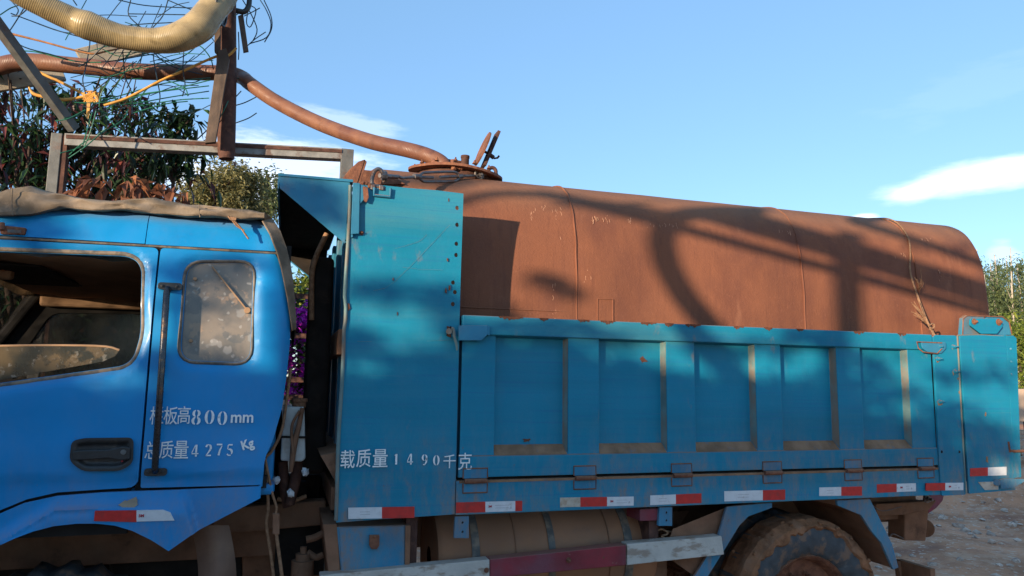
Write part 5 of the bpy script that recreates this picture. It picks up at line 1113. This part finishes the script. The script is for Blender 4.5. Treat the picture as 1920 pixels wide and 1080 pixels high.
for k in range(40):
    x0, y0 = random.uniform(120, 340), random.uniform(30, 225); a = random.gauss(-.15, .5); l = random.uniform(50, 130); s = random.uniform(-14, 14)
    ex_.append([(x0, y0), (x0+l*.5*math.cos(a)-s*.3, y0+l*.5*math.sin(a)+s), (min(400, x0+l*math.cos(a)), y0+l*math.sin(a))])
wires(ex_[:22], .0035, M['gwire'], nm='green_wire'); wires(ex_[22:], .0035, M['bwire'], nm='dark_wire')
bm = B(); tube(bm, ats([(443, 20), (458, 22), (466, 12), (468, -4)], 6.1), .022, 10, 5); obj('black_cable', bm, M['black'], WT, smooth=60)

# ------------------------------------------------------------------ TREES AND PLANTS
def branchy(name, segs, parent, mat):
    bm = B()
    for pts, r in segs: tube(bm, pts, r, 8, 4)
    return obj(name, bm, mat, parent, smooth=60)
# dark tree behind the cab with long drooping leaves
TY = 7.4; b0 = Vector((-2.3, TY, GZ))
TR = thing('fruit_tree', b0, 'dark shady tree with long drooping green and reddish leaves behind the cab', 'tree')
segs = [([b0, b0+Vector((.05, 0, 1.4)), b0+Vector((.1, .1, 2.6)), b0+Vector((.0, .1, 4.2))], [.13, .11, .08, .03])]
tips = []
for px, py in ((20, 150), (80, 170), (150, 165), (190, 140), (245, 165), (250, 200), (312, 200), (330, 230), (360, 220), (60, 230), (130, 250), (210, 260), (280, 270), (340, 270), (370, 290), (30, 310), (110, 320), (200, 320), (260, 330), (310, 330), (350, 320), (-60, 120), (-120, 200), (-40, 260), (-110, 330)):
    e = at(px, py, TY+random.uniform(-.5, .6)); s = b0+Vector((.05, .05, random.uniform(1.6, 3.4))); s.z = min(s.z, e.z-.2)
    tips.append(e); segs.append(([s, s.lerp(e, .5)+Vector((0, random.uniform(-.2, .2), .10)), e], [.035, .02, .007]))
    e2 = e+Vector((random.uniform(-.3, .3), random.uniform(-.3, .3), random.uniform(.0, .3))); segs.append(([s.lerp(e, .6), e2], [.012, .004])); tips.append(e2)
branchy('trunk', segs, TR, M['bark'])
from mathutils import noise as mnoise
def keep(p, dens):
    """thin the crown towards its upper right edge, where the sky shows through"""
    q = Vector(p)-Vector((0, 0, CZ)); X_ = 960+FPX*q.dot(cR)/q.dot(cF); Y_ = 540-FPX*q.dot(cU)/q.dot(cF)
    lim = 128+max(0, X_-120)*.33
    d = (Y_-lim)/70.
    nn_ = mnoise.noise(Vector(p)*2.6)
    if nn_ < .06-.30*min(1, max(0, (Y_-lim)/150.)): return False
    return random.random() < dens*max(0, min(1, d))**.7*max(.10, 1-max(0, X_-230)/120.)
G_, Rr = [], []
for e in tips:
    for k in range(90): G_.append(tuple(e+Vector((random.gauss(0, .16), random.gauss(0, .22), random.gauss(0, .13)))))
    for k in range(26): Rr.append(tuple(e+Vector((random.gauss(0, .17), random.gauss(0, .22), random.gauss(.0, .14)))))
for k in range(5200):
    p = at(random.uniform(-160, 390), random.uniform(120, 430), TY+random.uniform(-.6, .9))
    if keep(p, .9): (G_ if random.random() < .72 else Rr).append(tuple(p))
G_ = [p for p in G_ if keep(p, 1.1)]; Rr = [p for p in Rr if keep(p, 1.1)]
for k in range(6000): G_.append((random.uniform(-4.4, -.75), TY+random.uniform(-.2, 1.3), random.uniform(.4, 3.2)))
foliage('crown', G_, M['lf_dark'], TR, .125, aspect=.27, droop=.8, jitter=.5); foliage('young_leaves', Rr, M['lf_red'], TR, .13, aspect=.28, droop=.8, jitter=.5)
bm = B()
for k in range(22): box(bm, -7+k*.29, -7+k*.29+.282, 9.0+.01*(k % 3), 9.05+.01*(k % 3), GZ, 2.95+.03*math.sin(k*2.7))
box(bm, -7, -.63, 9.08, 9.12, .3, .4); box(bm, -7, -.63, 9.08, 9.12, 2.2, 2.3)
bfm = surf('dark_backdrop_boards', (.035, .028, .024), .9, 0, .3, 5, (), (.4, 40), spec=.1)  # dark boards added to block the bright view through the cab window
tag(obj('dark_backdrop', bm, bfm, None), 'added dark board backdrop behind the shady tree, darkening the cab window view', 'fence')
# reddish sprigs showing just above the tarp, in the sun
for lb, cs in (('dry orange-red leaf sprig sticking up over the left part of the canvas cover', [(150, 362), (165, 350), (178, 345), (190, 352), (140, 372)]), ('dry orange-red leaf sprig sticking up over the middle of the canvas cover', [(240, 350), (250, 360), (262, 352), (275, 365), (290, 372), (232, 372), (250, 340), (300, 355), (320, 362), (340, 370)])):
    q = [at(a+random.uniform(-8, 8), b+random.uniform(-6, 6), 6.12+random.uniform(-.1, .1)) for a, b in cs for _ in range(5)]
    sg = thing('leaf_sprig', Vector((q[0].x, 6.3, 2.75)), lb, 'plant', 'leaf sprigs above the cab roof')
    foliage('foliage', [tuple(p+Vector((0, 0, .03))) for p in q], M['lf_dry'], sg, .16, aspect=.36, droop=.9); branchy('stem', [([Vector((q[0].x, 6.35, 2.3)), q[len(q)//2]], [.008, .003]), ([Vector((q[0].x, 6.35, 2.3)), q[-1]], [.008, .003])], sg, M['bark'])
# slender upright shoots against the sky
sh = thing('sapling', Vector((at(320, 330, 7.0).x, 7.0, GZ)), 'slender leafy sapling rising to the right of the dark tree, against the sky', 'tree')
sgs = []; lp = []
for A in ([(325, 340), (318, 280), (318, 230), (312, 200)], [(325, 340), (335, 290), (352, 230), (362, 208)], [(325, 340), (300, 300), (290, 262)], [(320, 330), (350, 290), (385, 262)]):
    P_ = ats(A, 7.0); sgs.append((P_, [.016]+[.010]*(len(P_)-2)+[.004]))
    for q in smooth_path(P_, 6)[3:]:
        for _ in range(6): lp.append(tuple(q+Vector((random.gauss(0, .06), random.gauss(0, .06), random.gauss(0, .05)))))
sgs.append(([Vector((at(325, 340, 7.0).x, 7.0, GZ)), at(325, 340, 7.0)], [.03, .016]))
branchy('trunk', sgs, sh, M['bark']); foliage('crown', lp, M['lf_dark'], sh, .13, aspect=.36, droop=.7)
# pale tree farther back
def crown_tree(name, base_, top, rx, ry, rz, cz, mat, bark, label, n, size, cat='tree', group=None, ncl=60, cr=.3, trunk=.15, asp=.5):
    t = thing(name, base_, label, cat, group); sg = [([base_, Vector((base_.x, base_.y, cz)), Vector((base_.x+rx*.1, base_.y, top))], [trunk, trunk*.7, trunk*.2])]
    pts = clump_pts(base_.x, base_.y, cz, rx, ry, rz, ncl, n//ncl, cr)
    pts = [p for p in pts if mnoise.noise(Vector(p)*(1.1/max(.5, rx*.55))) > -.08 or random.random() < .12]
    for k in range(14):
        e = Vector(pts[rng.integers(len(pts))]); s = Vector((base_.x, base_.y, cz-rz*.6*random.random())); sg.append(([s, s.lerp(e, .5)+Vector((0, 0, .1)), e], [trunk*.3, trunk*.2, trunk*.06]))
    branchy('trunk', sg, t, bark); foliage('crown', pts, mat, t, size, aspect=asp, droop=.3); return t
def tree_at(px, pyc, d, rpx, hpx, **kw):
    c = at(px, pyc, d); s = c.y/ (FPX*(cF.y)) ; k = (c-Vector((0, 0, CZ))).dot(cF)/FPX
    return crown_tree('tree', Vector((c.x, c.y, GZ)), c.z+hpx*k*.8, rpx*k, rpx*k, hpx*k, c.z, **kw)
tree_at(420, 372, 22, 78, 62, mat=M['lf_olive'], bark=M['bark'], label='pale olive bushy tree in the distance between the cab and the truck bed', n=17000, size=.13, ncl=240, cr=.2)
tree_at(498, 372, 26, 34, 52, mat=M['lf_euc'], bark=M['bark'], label='thin grey-green tree right of the pale olive tree, next to the bed canopy', n=3000, size=.16, ncl=60, cr=.25)
# bougainvillea seen through the gap behind the cab
def bush(name, px, py, y, rx, ry, rz, mat, label, n, size, cat='shrub', extra=None, ncl=30, cr=.08, asp=.6):
    c = at(px, py, y); t = thing(name, Vector((c.x, c.y, GZ)), label, cat)
    branchy('stem', [([Vector((c.x, c.y, GZ)), c+Vector((0, 0, -rz*.3)), c+Vector((random.uniform(-rx, rx)*.6, 0, rz*.6))], [.04, .03, .01]) for _ in range(5)], t, M['bark'])
    foliage('foliage', clump_pts(c.x, c.y, c.z, rx, ry, rz, ncl, n//ncl, cr), mat, t, size, aspect=asp, droop=.2)
    if extra: foliage('flowers', clump_pts(c.x, c.y-.2, c.z, rx, ry, rz*.9, ncl, n//ncl, cr), extra, t, size*.8, aspect=.8, droop=.1)
    return t
bush('flowering_shrub', 565, 645, 9.5, .45, .5, .75, M['lf_grn'], 'magenta bougainvillea bush seen through the gap between cab and bed', 1500, .09, extra=M['lf_mag'])
tree_at(575, 560, 16, 45, 40, mat=M['lf_lime'], bark=M['bark'], label='yellow-green shrub tree seen through the gap above the magenta flowers', n=2400, size=.16, ncl=40, cr=.25)
# wire fence / low things in the gap
bm = B(); 
for z in (at(560, 555, 8.8).z, at(560, 630, 8.8).z, at(560, 712, 8.8).z, at(560, 745, 8.8).z): box(bm, -2.5, 1.5, 8.78, 8.82, z-.03, z+.03)
rl = thing('rail_fence', Vector((-.4, 8.8, GZ)), 'dark four-rail fence in front of the magenta flowers, seen through the gap', 'fence'); obj('rails', bm, M['dark_rust'], rl)
for x in (-2.4, -1.2, -.25, 1.3): 
    bm = B(); box(bm, x-.04, x+.04, 8.83, 8.91, GZ, 2.7); obj('post', bm, M['dark_rust'], rl)
bm = B(); c = at(563, 735, 11); prism(bm, [(c.x-.35, GZ), (c.x-.35, c.z+.12), (c.x+.5, c.z+.12), (c.x+.5, GZ)], 11.5, 11.7); tag(obj('low_wall', bm, M['plas'], None, bevel=.02), 'low pale plastered wall behind the magenta flowers', 'wall')
# right edge: eucalyptus stand, sunlit bush, wall and timber
k_ = 0
for i in range(34):
    d = random.uniform(38, 62); px = random.uniform(1846, 1950); c = at(px, 700, d); x, y = c.x, c.y
    topz = at(px, random.uniform(478, 560)+ (0 if px < 1900 else -6), d).z; t = thing('eucalyptus_tree', Vector((x, y, GZ)), 'slim pale-trunked eucalyptus in the stand at the far right', 'tree', 'eucalyptus stand at the far right')
    h = topz-GZ; pts = []
    for q in range(30):
        zc = GZ+h*random.uniform(.45, .97) if random.random() < .7 else GZ+h*random.uniform(.1, .5); r = 1.15*(1-abs(zc-GZ)/h*.5); pts += [tuple(Vector((x, y, zc))+Vector((random.gauss(0, r*.45), random.gauss(0, r*.45), random.gauss(0, .45)))) for _ in range(48)]
    branchy('trunk', [([(x, y, GZ), (x+random.uniform(-.3, .3), y, GZ+h*.5), (x+random.uniform(-.4, .4), y, topz+random.uniform(-.3, .9))], [.15, .10, .03])]+[([(x, y, GZ+h*f), (x+random.uniform(-.8, .8), y, GZ+h*(f+.1))], [.03, .01]) for f in (.4, .5, .6, .7)], t, M['barkp'])
    foliage('crown', pts, M['lf_euc'], t, .27, aspect=.35, droop=.6)
bush('sunlit_bush', 1912, 655, 14, .75, .9, .85, M['lf_lime'], 'bright yellow-green bush behind the tailgate at the right edge', 3600, .12, ncl=70, cr=.12, asp=.5)
bush('sunlit_bush', 1990, 640, 16, 1.1, 1.2, 1.2, M['lf_lime'], 'yellow-green bush beyond the right edge, behind the first one', 2400, .14, ncl=50, cr=.15, asp=.5)
bm = B(); p = [(at(a, b, 11).x, at(a, b, 11).z) for a, b in ((1880, 730), (1990, 728), (1990, 792), (1905, 790), (1880, 745))]; prism(bm, p, 11, 11.1); tag(obj('concrete_slab', bm, M['plas'], None, bevel=.01), 'pale pinkish slab standing behind the rear corner of the truck', 'slab')
TI = thing('timber_pile', at(1925, 860, 10.6), 'loose pile of grey-brown boards on the bank behind the rear corner of the truck', 'timber')
for a, b in (((1890, 808), (1990, 812)), ((1895, 820), (1985, 818)), ((1892, 838), (1990, 850)), ((1900, 862), (1990, 846)), ((1900, 800), (1915, 870)), ((1890, 880), (1995, 872))):
    bm = B(); beam(bm, at(*a, 10.4), at(*b, 10.8), .08, .07, (0, 0, 1)); obj('board', bm, M['wood'], TI, bevel=.006)

# ------------------------------------------------------------------ what stands behind the photographer and shades the truck
# each point q below is where a shadow edge falls on the truck; the thing itself stands back along the sun's line, near y = yc
def back(px, py, ysurf, yc):
    q = at(px, py, ysurf); t = (q.y-yc)/(-SUN.y) ; return q+SUN*t
GN = thing('filling_gantry', Vector((-4.6, -.45, GZ)), 'steel gantry of beams standing in the yard on the camera side of the truck', 'frame')
def bk(px, py, yc=-.45, ys=4.24): return back(px, py, ys, yc)
bm = B(); beam(bm, bk(985, 345), bk(1990, 628), .05, .075, (0, 0, 1)); obj('lower_beam', bm, M['galv'], GN, bevel=.004)
bm = B(); beam(bm, bk(1330, 388), bk(2010, 606), .08, .19, (0, 0, 1)); beam(bm, bk(1590, 398, -.9), bk(2010, 560, -.9), .06, .08, (0, 0, 1)); obj('upper_beam', bm, M['galv'], GN, bevel=.004)
bm = B(); beam(bm, bk(1590, 430, -2.0), Vector((bk(1590, 600, -2.0).x, bk(1590, 600, -2.0).y, GZ)), .12, .12, (0, 1, 0)); obj('post', bm, M['galv'], GN, bevel=.004)
bm = B(); beam(bm, bk(1590, 400, -.6), bk(1660, 330, -.6), .13, .10, (0, 1, 0)); obj('brace', bm, M['galv'], GN, bevel=.004)
bm = B(); A = [bk(1400, 375, -.9), bk(1300, 388, -.9), bk(1262, 402, -.9), bk(1244, 440, -.9), bk(1258, 500, -.9), bk(1292, 560, -.9), bk(1335, 612, -.9), bk(1400, 700, -.9), bk(1500, 790, -.9)]; hose(bm, A, .072, 16, 6); tag(obj('delivery_hose', bm, M['hose_r'], None, smooth=60), 'thick brown hose drooping from the gantry on the camera side', 'hose')
bm = B(); A = [bk(820, 395, -.9), bk(905, 352, -.9), bk(1010, 350, -.9), bk(1090, 366, -.9), bk(1200, 385, -.9), bk(1262, 402, -.9)]; tube(bm, A, .035, 10, 5); tube(bm, [bk(1018, 382, -.9), bk(1060, 377, -.9), bk(1130, 372, -.9), bk(1200, 362, -.9)], .014, 8, 4); tag(obj('feed_pipe', bm, M['dark_rust'], None, smooth=60), 'thin dark feed pipe clipped to the gantry on the camera side', 'pipe')
# added wall, its top cut to the truck's shade edge, and shrubs along it
WY = -1.3
edge = [(-260, 640), (60, 700), (150, 742), (270, 735), (330, 660), (420, 690), (490, 740), (560, 720), (660, 712), (760, 706), (860, 690), (960, 648), (1090, 668), (1180, 690), (1300, 706), (1450, 712), (1560, 748), (1680, 790), (1780, 850), (1900, 930)]
pts = [back(a, b+14, 3.9, WY) for a, b in edge]; pts.sort(key=lambda p: p.x)
bm = B(); prism(bm, [(pts[0].x-6, GZ-.2), (pts[0].x-6, pts[0].z)]+[(p.x, p.z) for p in pts]+[(pts[-1].x+.2, pts[-1].z-.5), (pts[-1].x+.2, GZ-.2)], WY-.25, WY)
tag(obj('shade_wall', bm, M['brick'], None), 'added brick-coloured wall behind the camera, shaped to shade the truck', 'wall')
Lf = [[], [], [], []]
def spot(px, py, sx, sy, n, cl=None, ys=3.9, yc=-1.7):
    for _ in range(n):
        p = back(random.gauss(px, sx), random.gauss(py, sy), ys, yc+random.uniform(-.5, .5)); Lf[(0 if px < 400 else 1 if px < 900 else 2 if px < 1500 else 3)].append(tuple(p))
for i, (a, b) in enumerate(edge): spot(a, b+14, 50, 12, 150)
# leafy shadows reaching above the main edge
for px, py, sx, sy, n in ((350, 505, 50, 10, 60), (330, 560, 30, 12, 24), (420, 480, 30, 6, 30), (30, 410, 28, 22, 120), (560, 600, 30, 30, 60), (700, 532, 26, 6, 34), (750, 550, 40, 8, 50), (830, 556, 26, 14, 60), (680, 632, 26, 12, 60), (780, 668, 60, 7, 70), (850, 605, 20, 8, 26), (905, 640, 30, 22, 60), (1000, 610, 60, 8, 60), (1060, 612, 40, 6, 40), (1010, 660, 60, 20, 130), (1160, 628, 30, 5, 26),
        (1340, 650, 30, 8, 40), (1450, 640, 30, 8, 26), (1500, 622, 16, 10, 50), (1600, 680, 40, 22, 90), (1590, 740, 60, 20, 120), (1660, 735, 40, 10, 60), (1800, 705, 30, 8, 26), (1790, 770, 24, 18, 50), (1830, 800, 40, 10, 90), (1760, 790, 30, 20, 90), (1860, 835, 40, 16, 120), (1780, 840, 30, 20, 120), (1840, 700, 40, 8, 30), (540, 500, 14, 60, 60), (600, 380, 30, 22, 70), (560, 350, 30, 12, 60)):
    spot(px, py, sx, sy, n)
spot(1022, 522, 9, 4, 26, ys=4.22); spot(1060, 538, 8, 4, 22, ys=4.22); spot(1080, 550, 5, 4, 14, ys=4.22); spot(870, 348, 40, 8, 60, ys=4.5); spot(1760, 470, 40, 8, 20, ys=4.3)
for k, ps in enumerate(Lf):
    ax = sum(p[0] for p in ps)/len(ps); t = thing('wall_shrub', Vector((ax, WY-.5, GZ)), ['broad leafy shrub at the far left end of the added wall', 'leafy shrub over the added wall, second from its left end', 'leafy shrub over the added wall, third from its left end', 'leafy shrub at the low right end of the added wall'][k], 'shrub', 'shrubs over the yard wall')
    foliage('foliage', ps, M['lf_grn'], t, .10, aspect=.5, droop=.3); sg = []
    for _ in range(12): e = Vector(random.choice(ps)); sg.append(([Vector((ax+random.uniform(-.5, .5), WY-.5, GZ)), Vector(((ax+e.x)/2, WY-.55, e.z*.5)), e], [.03, .02, .005]))
    branchy('stem', sg, t, M['bark'])

# pieces that are separate in reality become parts of their own
def split_loose(o):
    bm = bmesh.new(); bm.from_mesh(o.data); seen = set(); isl = []
    for v in bm.verts:
        if v in seen: continue
        st_ = [v]; seen.add(v); c = []
        while st_:
            w = st_.pop(); c.append(w.index)
            for e in w.link_edges:
                u = e.other_vert(w)
                if u not in seen: seen.add(u); st_.append(u)
        isl.append(set(c))
    bm.free()
    if len(isl) < 2 or len(isl) > 12: return
    for k, c in enumerate(isl[1:]+isl[:1]):
        b = bmesh.new(); b.from_mesh(o.data); b.verts.ensure_lookup_table(); bmesh.ops.delete(b, geom=[v for v in b.verts if v.index not in c], context='VERTS')
        if k < len(isl)-1:
            n = o.copy(); n.data = o.data.copy(); b.to_mesh(n.data); COL.objects.link(n)
        else: b.to_mesh(o.data)
        b.free()
for nm_ in ('tool_box_frame', 'mudguard_sheet', 'coolant_pipe', 'guard_bracket', 'guard_bolt', 'window_catch', 'chassis_', 'rail_foot_', 'headboard_crossbar', 'windscreen_pillar', 'latch_tongue', 'hanging_wire'):
    o = bpy.data.objects.get(nm_)
    if o: split_loose(o)
